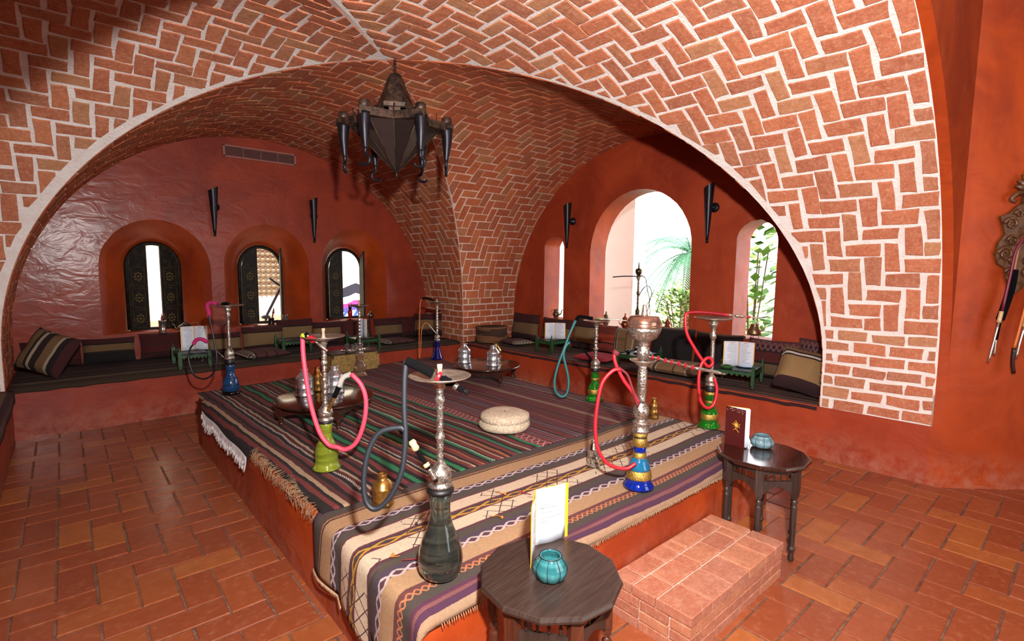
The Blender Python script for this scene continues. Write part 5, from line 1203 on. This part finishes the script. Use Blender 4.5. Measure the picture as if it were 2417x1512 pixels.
# ventilation grille
VG = thing('vent_grille', 'long pinkish ventilation grille high on the wall above the shuttered windows', 'vent', (2.07, 7.51, 3.075))
GRM = simple('dusty_pink_metal', '#A5665C', .6); DKM = simple('dark_slot', '#3a1c1c', .8)
m = MB()
for zz in (-.068, .068): m.box((0, -.008, zz), (.90, .018, .022), bev=.003)
for xx in (-.44, .44): m.box((xx, -.008, 0), (.022, .018, .15), bev=.003)
m.build('frame', GRM, VG)
m = MB(); m.box((0, -.002, 0), (.87, .004, .12)); m.build('backing', DKM, VG)
for k in range(7): m = MB(); m.box((0, -.008, -.048 + k * .016), (.86, .010, .003), M=None); m.build('slat', GRM, VG)
for k in range(1, 4): m = MB(); m.box((-.43 + .215 * k, -.011, 0), (.006, .012, .115)); m.build('divider', GRM, VG)

# ================================================================ SHUTTERED WINDOWS
s_ = NT('painted_shutter'); p_ = s_.coord(); n_ = s_.noise(p_, 18, 4, .7, .6); s_.set(Base_Color=s_.mix(s_.grey(n_, .5, .62), lin('#120D0A'), lin('#2C2413')), Roughness=.6, Specular_IOR_Level=.2); M_SHUT = s_.m
M_OCH = simple('ochre_line', '#5a4a20', .5)
def shutter_leaf(root, cx, side, swing, r=.255, zs=1.585, zb=.80, w_=.26, y=7.875):
    """half arch leaf hinged on one side; swing = opening angle towards the room"""
    hx = cx + side * r; N = 10
    prof = [(0, zb)] + [(r - w_ + 0 if False else 0, 0)][:0]
    pts = [(0, zb), (w_, zb)]
    # x measured from hinge to centre
    for i in range(N + 1):
        x = w_ - w_ * i / N; zz = zs + (.285) * sqrt(max(0, 1 - ((r - x) / r) ** 2)); pts.append((x, zz))
    hinge = Matrix.Translation((hx, y, 0)) @ Matrix.Rotation(side * swing, 4, 'Z') @ Matrix.Diagonal((-side, 1, 1, 1)) @ Matrix.Rotation(pi / 2, 4, 'X')
    m = MB(); m.prism(pts, -.012, .012, M=hinge); leaf = m.build('shutter', M_SHUT, root)
    for k, (za, zc) in enumerate(((.83, 1.05), (1.08, 1.32), (1.35, 1.58))):
        m = MB()
        for zz in (za, zc): m.tube([(.03, zz, .014), (w_ - .03, zz, .014)], .0028, 4, 1, M=hinge)
        for xx in (.03, w_ - .03): m.tube([(xx, za, .014), (xx, zc, .014)], .0028, 4, 1, M=hinge)
        m.build('panel_line', M_OCH, leaf, kind='stuff')
        m = MB()
        for g in range(8):
            a = g * pi / 4; m.sphere((w_ / 2 + .035 * cos(a), (za + zc) / 2 + .045 * sin(a), .012), .014, 7, 5, M=hinge, sc=(1, 1, .3))
        m.sphere((w_ / 2, (za + zc) / 2, .012), .016, 8, 5, M=hinge, sc=(1, 1, .35)); m.build('painted_flower', M_OCH, leaf, kind='stuff')
    return leaf
def frame_tube(root, cx, w_, zb, zs, zt, y, r=.026):
    pts = [(cx - w_ / 2, y, zb)] + [(cx + w_ / 2 * cos(pi - pi * i / 18), y, zs + (zt - zs) * sin(pi - pi * i / 18)) for i in range(19)] + [(cx + w_ / 2, y, zb)]
    m = MB(); m.tube(pts, r, 6, 1); m.tube([(cx - w_ / 2, y, zb), (cx + w_ / 2, y, zb)], r, 6, 1); return m.build('frame', M_SHUT, root, kind='stuff')
for i, (cx, sw) in enumerate(((.855, (18, 16)), (2.12, (20, 78)), (3.35, (14, 82)))):
    wn = thing('window_%d' % (i + 1), ['arched window with both dark shutters half closed', 'arched window with its left shutter closed and right one swung open', 'arched window with a green-panelled left shutter nearest the corner'][i], 'window'); wn['kind'] = 'structure'
    frame_tube(wn, cx, .55, .80, 1.585, 1.88, 7.90)
    shutter_leaf(wn, cx, -1, radians(sw[0]), w_=.20 if i else .19); shutter_leaf(wn, cx, 1, radians(sw[1]), w_=.20 if i else .20)
# ================================================================ THINGS ON THE SILLS
def vessel(name, label, cat, loc, prof, mat, spout=None, handle=None, lid=None, feet=0, rz=0, group=None, n=24):
    t = thing(name, label, cat, loc, rz, group); m = MB(); m.lathe(prof, n); m.build('body', mat, t)
    if spout: m = MB(); m.tube(spout, lambda f: .010 - .005 * f, 8, 5); m.build('spout', mat, t)
    if handle: m = MB(); m.tube(handle, .0035, 6, 5); m.build('handle', mat, t)
    if lid: m = MB(); m.lathe(lid, 18); m.build('lid', mat, t)
    for k in range(feet):
        a = 2 * pi * k / feet + .4; r = prof[0][0] * .9; m = MB(); m.tube([(r * cos(a), r * sin(a), .0), (r * 1.12 * cos(a), r * 1.12 * sin(a), -.018), (r * 1.2 * cos(a), r * 1.2 * sin(a), -.03)], .004, 6, 2); m.build('foot', mat, t)
    return t
M_PEW = metal('dark_pewter', '#8C8070', .32, .4, 40, '#544a3e')
SA = .792
def knives(label, loc, n=3, seed=1, cup=M_STEEL, H=.15):
    t = thing('utensil_cup', label, 'cup', loc); m = MB(); m.lathe([(0, 0), (.042, 0), (.043, .004), (.036, .012), (.038, H - .01), (.047, H), (.043, H), (.034, H - .01), (.032, .012), (0, .012)], 22); m.build('cup', cup, t)
    rr = random.Random(seed)
    for k in range(n):
        a = rr.uniform(0, 6); dx, dy = .02 * cos(a), .02 * sin(a); m = MB()
        m.tube([(dx * .4, dy * .4, .02), (dx, dy, .12), (dx * 1.6, dy * 1.6, .17)], .008, 6, 2); m.tube([(dx * 1.6, dy * 1.6, .165), (dx * 1.9, dy * 1.9, .20), (dx * 2.2, dy * 2.2, .245)], lambda f: .014 * (1 - f) + .001, 6, 3); m.build('feather_skewer', simple('skewer_%d' % k, ['#15100e', '#B04A1C', '#0e0e10', '#8a1a1e'][(k + seed) % 4], .4), t)
    return t
knives('steel cup of dark and orange skewers on the first shuttered window sill', (.86, 7.42, SA), 3, 1)
vessel('teapot', 'small pewter teapot on the first shuttered window sill', 'teapot', (1.10, 7.44, SA), [(0, 0), (.045, 0), (.05, .006), (.075, .03), (.08, .055), (.065, .08), (.04, .09), (.038, .096)], M_PEW,
       [(-.07, 0, .035), (-.105, 0, .05), (-.115, 0, .085), (-.14, 0, .105)], [(.055, 0, .085), (.10, 0, .105), (.135, 0, .08), (.115, 0, .045), (.076, 0, .04)], [(.04, .092), (.03, .104), (.008, .11), (.012, .12), (0, .126)])
knives('dark carved skewer holder on the middle window sill', (2.14, 7.56, SA), 3, 2, simple('dark_holder', '#1a1210', .4), .10)
t = thing('steel_tumbler', 'tall steel tumbler at the right of the middle window sill', 'cup', (2.30, 7.46, SA)); m = MB(); m.lathe([(.032, 0), (.030, .01), (.036, .135), (.038, .14), (.033, .138), (.027, .012), (0, .01)], 20); m.build('cup', M_STEEL, t)
t = thing('tray', 'small round tray under the skewer holder on the middle sill', 'tray', (2.02, 7.60, SA)); m = MB(); m.lathe([(0, 0), (.08, 0), (.09, .01), (.085, .012), (.075, .004), (0, .004)], 24); m.build('dish', M_STEEL, t)
t = thing('red_vase', 'black and red feather vase on the third shuttered window sill', 'vase', (3.31, 7.62, SA)); m = MB(); m.lathe([(.05, 0), (.055, .006), (.012, .014), (.012, .04), (.03, .06), (.036, .12), (.026, .16)], 18); m.build('body', simple('red_lacquer', '#A8141E', .25), t)
for k in range(4): m = MB(); a = k * 1.7; m.tube([(0, 0, .15), (.018 * cos(a), .018 * sin(a), .20), (.03 * cos(a), .03 * sin(a), .26)], lambda f: .016 * (1 - f) + .001, 6, 3); m.build('feather', BLK_H, t)
vessel('sugar_pot', 'small dark metal pot at the right of the third window sill', 'pot', (3.62, 7.56, SA), [(0, 0), (.03, 0), (.024, .02), (.045, .04), (.05, .07), (.035, .09), (.02, .10)], M_PEW, None, [(.04, 0, .08), (.075, 0, .08), (.06, 0, .05)], [(.022, .10), (.012, .115), (.014, .13), (0, .14)])
jug = [(0, 0), (.038, 0), (.03, .012), (.045, .03), (.055, .06), (.048, .09), (.03, .11), (.032, .125), (.042, .14), (.038, .14), (.026, .124), (0, .06)]
vessel('copper_jug', 'small copper jug with two curled handles on the narrow left window sill', 'jug', (5.80, 5.60, .842), jug, M_PEW, [(.045, 0, .05), (.08, 0, .075), (.085, 0, .11), (.11, 0, .135)], [(-.04, 0, .04), (-.085, 0, .08), (-.075, 0, .12), (-.035, 0, .115)], rz=radians(-65))
ewer = [(0, 0), (.04, 0), (.034, .014), (.05, .03), (.056, .06), (.044, .09), (.030, .105), (.028, .12), (.040, .13), (.036, .14)]
EL = [(.038, .138), (.030, .155), (.014, .168), (.010, .18), (.014, .19), (.004, .212), (0, .215)]
SB = .80
vessel('copper_ewer', 'copper ewer with a pointed lid left of the engraved bowl on the big sill', 'ewer', (5.80, 4.28, SB), ewer, M_COPPER, [(-.05, 0, .05), (-.08, 0, .075), (-.09, 0, .12)], [(.03, 0, .125), (.08, 0, .10), (.07, 0, .05), (.05, 0, .045)], EL, rz=radians(-65))
vessel('copper_ewer', 'copper ewer with a pointed lid right of the engraved bowl on the big sill', 'ewer', (5.82, 3.63, SB), ewer, M_COPPER, [(-.05, 0, .05), (-.08, 0, .075), (-.09, 0, .12)], [(.03, 0, .125), (.08, 0, .10), (.07, 0, .05), (.05, 0, .045)], EL, rz=radians(-55))
vessel('copper_jug', 'little open copper jug at the right end of the big sill', 'jug', (5.84, 3.40, SB), [(x * .8, z * .72) for x, z in jug], M_COPPER, [(-.04, 0, .03), (-.07, 0, .05), (-.075, 0, .09), (-.09, 0, .10)], [(.03, 0, .085), (.06, 0, .06), (.04, 0, .03)], rz=radians(-60))
vessel('silver_ewer', 'slim silver ewer with a curled finial at the left end of the big sill', 'ewer', (5.86, 4.66, SB), [(x * .8, z) for x, z in ewer], M_PEW, None, [(.02, 0, .12), (.06, 0, .09), (.05, 0, .05)], EL + [(0.0, .216)], rz=radians(-70))
vessel('fluted_pot', 'squat fluted brass pot on three feet on the right narrow window sill', 'pot', (5.76, 2.50, .893), [(.045, 0), (.075, .012), (.078, .028), (.060, .07), (.045, .10), (.040, .115), (.050, .13), (.044, .13), (0, .09)], metal('dull_bronze', '#A88C6A', .4, .3, 60, '#6a5640'), [(.06, 0, .05), (.095, 0, .07), (.10, 0, .095), (.115, 0, .10)], None, None, 3, rz=radians(-75))
for q, (y0, y1) in enumerate(((2.31, 2.44),)):
    for z in (.93, 1.02):
        t = thing('window_rod', ('lower' if z < 1 else 'upper') + ' thin iron rod across the right narrow window', 'rod', (5.93, 0, z)); m = MB(); m.tube([(0, 2.27, 0), (0, 2.49, .0)], .004, 6, 1); m.sphere((0, 2.36, 0), .010, 8, 6); m.build('rod', M_IRON, t)

# ================================================================ CARVED WOODEN BOX WITH GLASSES
CB = thing('wooden_box', 'old carved golden-brown wooden box behind the clear pipe', 'box', (2.36, 5.43, RZ), radians(3))
s_ = NT('carved_box_wood'); p_ = s_.coord(); v_ = s_.n('ShaderNodeTexVoronoi'); s_.l(p_, v_.inputs[0]); v_.inputs['Scale'].default_value = 22; n_ = s_.noise(p_, 40, 4, .7, 1.5)
s_.set(Base_Color=s_.mix(s_.grey(n_, .35, .65), lin('#5A4420'), lin('#A5823E')), Roughness=.6); s_.bump(s_.math('ADD', v_.outputs[0], n_), .8, .01)
m = MB(); m.box((0, 0, .10), (.56, .24, .20), bev=.006); m.build('chest', s_.m, CB)
m = MB(); m.box((0, 0, .207), (.58, .26, .018), bev=.004); m.build('lid', wood('box_lid_wood', '#1A120C', '#33251a', .4, .2), CB)
m = MB()
for x in (-.27, .27):
    for z in (.02, .18): m.box((x, -.119, z), (.03, .008, .03), bev=.003)
m.build('corner_fitting', M_RUST, CB, kind='stuff')
t = thing('glass_tray', 'steel tray of tea glasses on the carved wooden box', 'tray', (2.39, 5.43, RZ + .217)); m = MB(); m.lathe([(0, 0), (.11, 0), (.12, .008), (.115, .010), (.105, .003), (0, .003)], 28, M=Matrix.Diagonal((1.2, .8, 1, 1))); m.build('dish', M_STEEL, t)
for k, (x, y) in enumerate(((-.09, -.02), (-.055, .03), (-.03, -.04), (.04, .03), (.065, -.03), (.10, .01))):
    t = thing('tea_glass', ['leftmost', 'second from left', 'third from left', 'fourth from left', 'fifth from left', 'rightmost'][k] + ' clear tea glass on the steel tray on the carved box', 'glass', (2.39 + x, 5.43 + y, RZ + .221), 0, 'tea glasses on the carved box'); m = MB(); m.lathe([(0, 0), (.016, 0), (.018, .01), (.017, .03), (.021, .07), (.019, .07), (.015, .03), (.015, .012), (0, .008)], 16); m.build('glass_body', M_GPLAIN, t)

# ================================================================ HOSE RACK ON THE SLANTED WALL
wn_ = Vector((-.687, -.727, 0)); wd = Vector((.727, -.687, 0))      # wall normal towards the room, direction to the right
base = Vector((5.118, .430, 1.80)) + wn_ * .02
RK = bpy.data.objects.new('carved_hose_rack', None); COL.objects.link(RK); tag(RK, 'carved dark wooden wall rack with a leaf crest holding hanging pipe hoses', 'rack')
RK.matrix_world = Matrix(((wd.x, -wn_.x, 0, base.x), (wd.y, -wn_.y, 0, base.y), (0, 0, 1, base.z), (0, 0, 0, 1)))   # x right, y into wall, z up
M_CARV = wood('carved_brown_wood', '#3A2112', '#6B4426', .4, .3, (12, 12, 12))
def half(pts): return pts + [(-x, z) for x, z in reversed(pts) if abs(x) > 1e-6]
plate = half([(0, .30), (.05, .27), (.10, .22), (.155, .20), (.13, .14), (.11, .08), (.15, .02), (.165, -.06), (.14, -.13), (.09, -.16), (.075, -.22), (.04, -.30), (0, -.335)])
T = Matrix.Rotation(pi / 2, 4, 'X')
m = MB(); m.prism(plate[::-1], -.0, .022, M=T); m.build('back_plate', M_CARV, RK)
for sx in (-1, 1):
    for k, (cx_, cz, r, tw) in enumerate(((.105, -.06, .052, 1.3), (.085, .15, .045, 1.2), (.06, .03, .04, 1.4), (.055, -.19, .038, 1.2), (.05, -.11, .03, 1.3), (.04, .22, .028, 1.1))):
        P = [(sx * (cx_ + r * (1 - .75 * i / 22) * cos(i * tw * .32)), -.026 - .004 * (i % 3), cz + r * (1 - .75 * i / 22) * sin(i * tw * .32)) for i in range(23)]
        m = MB(); m.tube(P, lambda f: .011 - .004 * f, 6, 1); m.build('scroll', M_CARV, RK)
m = MB(); m.box((0, -.03, .335), (.05, .04, .09), bev=.008); m.build('crest_neck', M_CARV, RK)
for k in range(7):
    a = radians(-66 + 22 * k); L = (.10, .11, .125, .135, .125, .11, .10)[k]
    m = MB(); m.tube([(0, -.03, .37), (L * .55 * sin(a), -.048, .37 + L * .55 * cos(a)), (L * sin(a), -.030, .37 + L * cos(a))], lambda f: .006 + .014 * sin(pi * min(1, f * .9 + .05)), 8, 5); m.build('crest_leaf', M_CARV, RK)
for sx in (-1, 1): m = MB(); m.tube([(sx * .03, -.03, .37), (sx * .09, -.045, .35), (sx * .115, -.04, .315), (sx * .085, -.04, .30)], lambda f: .018 - .006 * f, 8, 4); m.build('crest_scroll', M_CARV, RK)
m = MB(); m.tube([(-.01, -.02, .13), (.0, -.06, .12), (.02, -.09, .085), (.05, -.10, .075), (.06, -.10, .10)], .009, 8, 4); m.build('chrome_hook', M_STEEL, RK)
m = MB(); m.tube([(-.03, -.09, .02), (.22, -.09, .02)], .010, 8, 1); m.tube([(.1, -.02, .03), (.1, -.09, .02)], .010, 8, 1); m.build('iron_bar', M_IRON, RK)
RKM = RK.matrix_world.copy()
def hang(label, name, pieces):
    t = bpy.data.objects.new(name, None); COL.objects.link(t); t.matrix_world = RKM; tag(t, label, 'hose', 'hoses hanging on the carved rack')
    for nm, pts, r, mat in pieces: m = MB(); m.tube(pts, r, 8, 4); m.build(nm, mat, t)
h = lambda x, z, y=-.075: (x, y, z)
hang('black plush-gripped hose hanging at the far left of the rack', 'pipe_hose', [('loop', [h(.02, .05), h(-.02, .06), h(-.055, .02), h(-.07, -.12), h(-.075, -.18)], .009, rub('tan_hose', '#8A5A2A')), ('plush_grip', [h(-.075, -.17), h(-.085, -.30), h(-.115, -.44), h(-.135, -.52)], .024, BLK_H), ('handle', [h(-.135, -.52), h(-.145, -.60), h(-.15, -.66)], .012, BLK_H), ('metal_tip', [h(-.15, -.66), h(-.152, -.72), h(-.152, -.77)], .008, M_STEEL)])
hang('dark red hose with a long silver tip hanging left of the black plush one', 'pipe_hose', [('loop', [h(.03, .06, -.09), h(-.04, .05, -.09), h(-.09, -.04, -.09), h(-.11, -.20, -.09), h(-.14, -.46, -.09)], .009, rub('wine_hose', '#6A1030')), ('wood_ring', [h(-.145, -.46, -.09), h(-.155, -.54, -.09)], .013, WOODB), ('metal_tip', [h(-.155, -.54, -.09), h(-.18, -.70, -.09), h(-.20, -.82, -.09)], .007, M_STEEL)])
hang('orange hose with a dark ribbed mouthpiece in the middle of the rack', 'pipe_hose', [('loop', [h(.08, .03), h(.075, -.10), h(.045, -.30), h(.0, -.60), h(-.02, -.72)], .009, ORG_H), ('mouthpiece', [h(-.02, -.72), h(-.02, -.82), h(-.005, -.90)], .012, simple('ribbed_brown', '#2a1410', .3))])
hang('bright green hose with a slim silver mouthpiece on the rack', 'pipe_hose', [('loop', [h(.12, .03), h(.11, -.08), h(.085, -.26)], .011, rub('green_hose', '#1E9A5A')), ('sleeve', [h(.085, -.26), h(.065, -.38), h(.045, -.50)], .018, simple('olive_mesh', '#3A4A2A', .8)), ('wood_ring', [h(.045, -.50), h(.035, -.57)], .014, WOODB), ('metal_tip', [h(.035, -.57), h(.015, -.68), h(.0, -.79)], .008, M_STEEL)])
hang('pink ribbed hose with a wooden mouthpiece at the right of the rack', 'pipe_hose', [('loop', [h(.15, .03), h(.145, -.10), h(.13, -.24)], .009, rub('crimson_hose', '#A01030')), ('ribbed_grip', [h(.13, -.24), h(.115, -.36), h(.10, -.47)], .020, simple('pink_ribbed', '#B86A94', .6)), ('wood_tip', [h(.10, -.47), h(.09, -.55), h(.085, -.62)], .012, WOODB)])
hang('brown hose with a black plush tip at the right edge of the rack', 'pipe_hose', [('loop', [h(.19, .03), h(.19, -.20), h(.16, -.56)], .009, rub('brown_hose', '#7A4420')), ('plush_tip', [h(.16, -.56), h(.15, -.64)], .026, BLK_H), ('mouthpiece', [h(.15, -.64), h(.155, -.76)], .010, BLK_H)])

# ================================================================ OUTSIDE
M_SAND = simple('pale_sand', '#E8DCC8', .95, scale=3); M_WHITEW = simple('whitewashed_wall', '#FAF8F4', .9, var=.03, scale=2); M_CREAMW = simple('cream_wall', '#CFC6B4', .9, var=.05, scale=1.5)
m = MB(); m.box((20, 10, -.35), (60, 60, .2)); tag(m.build('ground', M_SAND), 'pale sandy ground outside the windows', 'ground', kind='structure')
m = MB(); m.box((8.6, 8.55, 2.4), (.4, 5.0, 5.4)); tag(m.build('garden_wall', M_WHITEW), 'white garden wall outside the left half of the big window', 'wall', kind='structure')
m = MB(); m.box((2.0, 11.5, 2.2), (9.5, .3, 5.0)); cw = m.build('courtyard_wall', M_CREAMW); tag(cw, 'cream courtyard wall seen through the shuttered windows', 'wall', kind='structure')
m = MB(); m.box((1.0, 11.3, .35), (9, .15, .5)); m.build('plinth', simple('peach_plinth', '#D9A07E', .9), cw)
def leafy(name, label, loc, H, R, n, size, cols, seed, cat='shrub', group=None, stems=5):
    t = thing(name, label, cat, loc, 0, group); rr = random.Random(seed); m = MB()
    for k in range(n):
        a = rr.uniform(0, 6.28); f = rr.random() ** .5; z = rr.uniform(.05, 1); r = R * f * sqrt(max(.05, 1 - (z * 1.2 - .45) ** 2))
        c = Vector((r * cos(a), r * sin(a), z * H)); d = Vector((cos(a), sin(a), rr.uniform(-.2, 1))).normalized(); sdv = d.cross(Vector((0, 0, 1))).normalized() * size * .32
        l = size * rr.uniform(.6, 1.2); m.add([c, c + d * l * .5 + sdv, c + d * l, c + d * l * .5 - sdv], [(0, 1, 2, 3)])
    m.build('foliage', simple(name + '_leaf_%d' % seed, cols, .6, var=.25, scale=4), t, kind='stuff')
    for k in range(stems):
        a = 6.28 * k / stems; m = MB(); m.tube([(0, 0, 0), (R * .2 * cos(a), R * .2 * sin(a), H * .4), (R * .45 * cos(a), R * .45 * sin(a), H * .85)], .012, 5, 3); m.build('stem', simple('twig', '#7A6A4A', .9), t)
    return t
def palm(label, loc, H, n=26, L=1.5, seed=1):
    t = thing('palm_tree', label, 'palm', loc); rr = random.Random(seed)
    m = MB(); m.lathe([(.20, 0), (.16, .2), (.15, H * .9), (.10, H)], 12); m.build('trunk', simple('palm_bark', '#8a7458', .95), t)
    mat = simple('palm_leaf', '#5E9C78', .55, var=.25, scale=3)
    for k in range(n):
        a = 6.28 * k / n + rr.uniform(-.1, .1); up_ = rr.uniform(-.2, 1.2); m = MB(); P = []
        for i in range(9):
            f = i / 8; P.append(Vector((cos(a) * L * f * (1 - .1 * up_), sin(a) * L * f * (1 - .1 * up_), H + L * (up_ * f - .95 * f * f))))
        m.tube(P, .010, 4, 1)
        for i in range(1, 34):
            f = i / 34; j = min(7, int(f * 8)); c = P[j].lerp(P[j + 1], f * 8 - j); tg = (P[j + 1] - P[j]).normalized(); sd = tg.cross(Vector((0, 0, 1))).normalized(); ll = .32 * sin(pi * (f * .85 + .12))
            for q in (-1, 1): e = c + (sd * q * .8 + tg * .6 - Vector((0, 0, .35))) * ll; m.add([c - tg * .014, c + tg * .014, e], [(0, 1, 2)])
        m.build('frond', mat, t)
    return t
palm('feathery palm tree outside the right half of the big window', (10.6, 6.10, -.2), 2.2, 30, 1.25, 4)
leafy('round_shrub', 'round green shrub outside low in the big window', (9.4, 5.60, -.25), 1.45, .62, 1500, .10, '#7BA348', 3, group=None)
leafy('tall_shrub', 'tall broad-leaved shrub outside the right narrow window', (9.2, 4.05, -.25), 2.6, .45, 260, .26, '#6FA83E', 5)
leafy('low_shrub', 'small low shrub outside the right narrow window', (10.6, 4.72, -.25), .9, .4, 500, .10, '#8DB04A', 6)
leafy('low_shrub', 'dry pale shrub outside the narrow left window', (9.6, 9.9, -.25), 1.6, .5, 500, .12, '#A09A6A', 7)
leafy('hedge', 'pale green hedge far behind the palm', (15.0, 8.0, -.3), 1.6, 2.2, 1600, .22, '#A8B86A', 8)
leafy('hedge', 'pale green hedge far behind the right narrow window', (12.5, 3.6, -.3), 1.7, 1.3, 1200, .22, '#9FB860', 9)
# crossed pole ornament and patterned cloth in the courtyard
CP = thing('crossed_pole', 'dark crossed pole ornament outside the middle shuttered window', 'ornament', (2.45, 9.3, -.25), 0)
m = MB(); m.tube([(-.1, 0, .0), (.05, 0, .75), (.12, 0, 1.04), (.42, 0, 1.62), (.46, 0, 1.72)], .022, 8, 1); m.build('pole', M_IRON, CP)
m = MB(); m.tube([(.18, 0, 1.66), (.36, 0, 1.52), (.62, 0, 1.40)], .02, 8, 2); m.build('cross_bar', M_IRON, CP)
m = MB(); m.sphere((.10, 0, 1.0), .06, 10, 8, sc=(1.3, 1, .6)); m.build('knob', M_IRON, CP)
LA = thing('lattice_screen', 'brown lattice screen on the courtyard wall outside the middle window', 'screen', (3.18, 11.33, 1.05))
for k in range(6): m = MB(); m.box((-.25 + k * .1, 0, .62), (.03, .02, 1.3)); m.build('slat', simple('lattice_wood', '#6E5636', .8), LA)
for k in range(12): m = MB(); m.box((0, -.01, .03 + k * .11), (.56, .02, .03)); m.build('rail', bpy.data.materials['lattice_wood'], LA)
HC = thing('patterned_cloth', 'blue, white and pink zigzag cloth outside the third shuttered window', 'cloth', (5.0, 11.17, .2))
s_ = stripes('zigzag_cloth', [(.2, '#DDE4F0'), (.1, '#3A5A9A'), (.12, '#E8EAF2'), (.1, '#5A4A9A'), (.1, '#C83A8A'), (.15, '#EDEFF6'), (.12, '#2A2A3A')], 1, .05, zig=[(0.05, .45, '#2F55A0', 7)])
grid_mesh('cloth', s_, 8, 8, lambda p, q: (-.5 + p, -.02 * sin(p * 12), q * 1.05 * (1 - .35 * abs(p - .5)), p, q), HC)
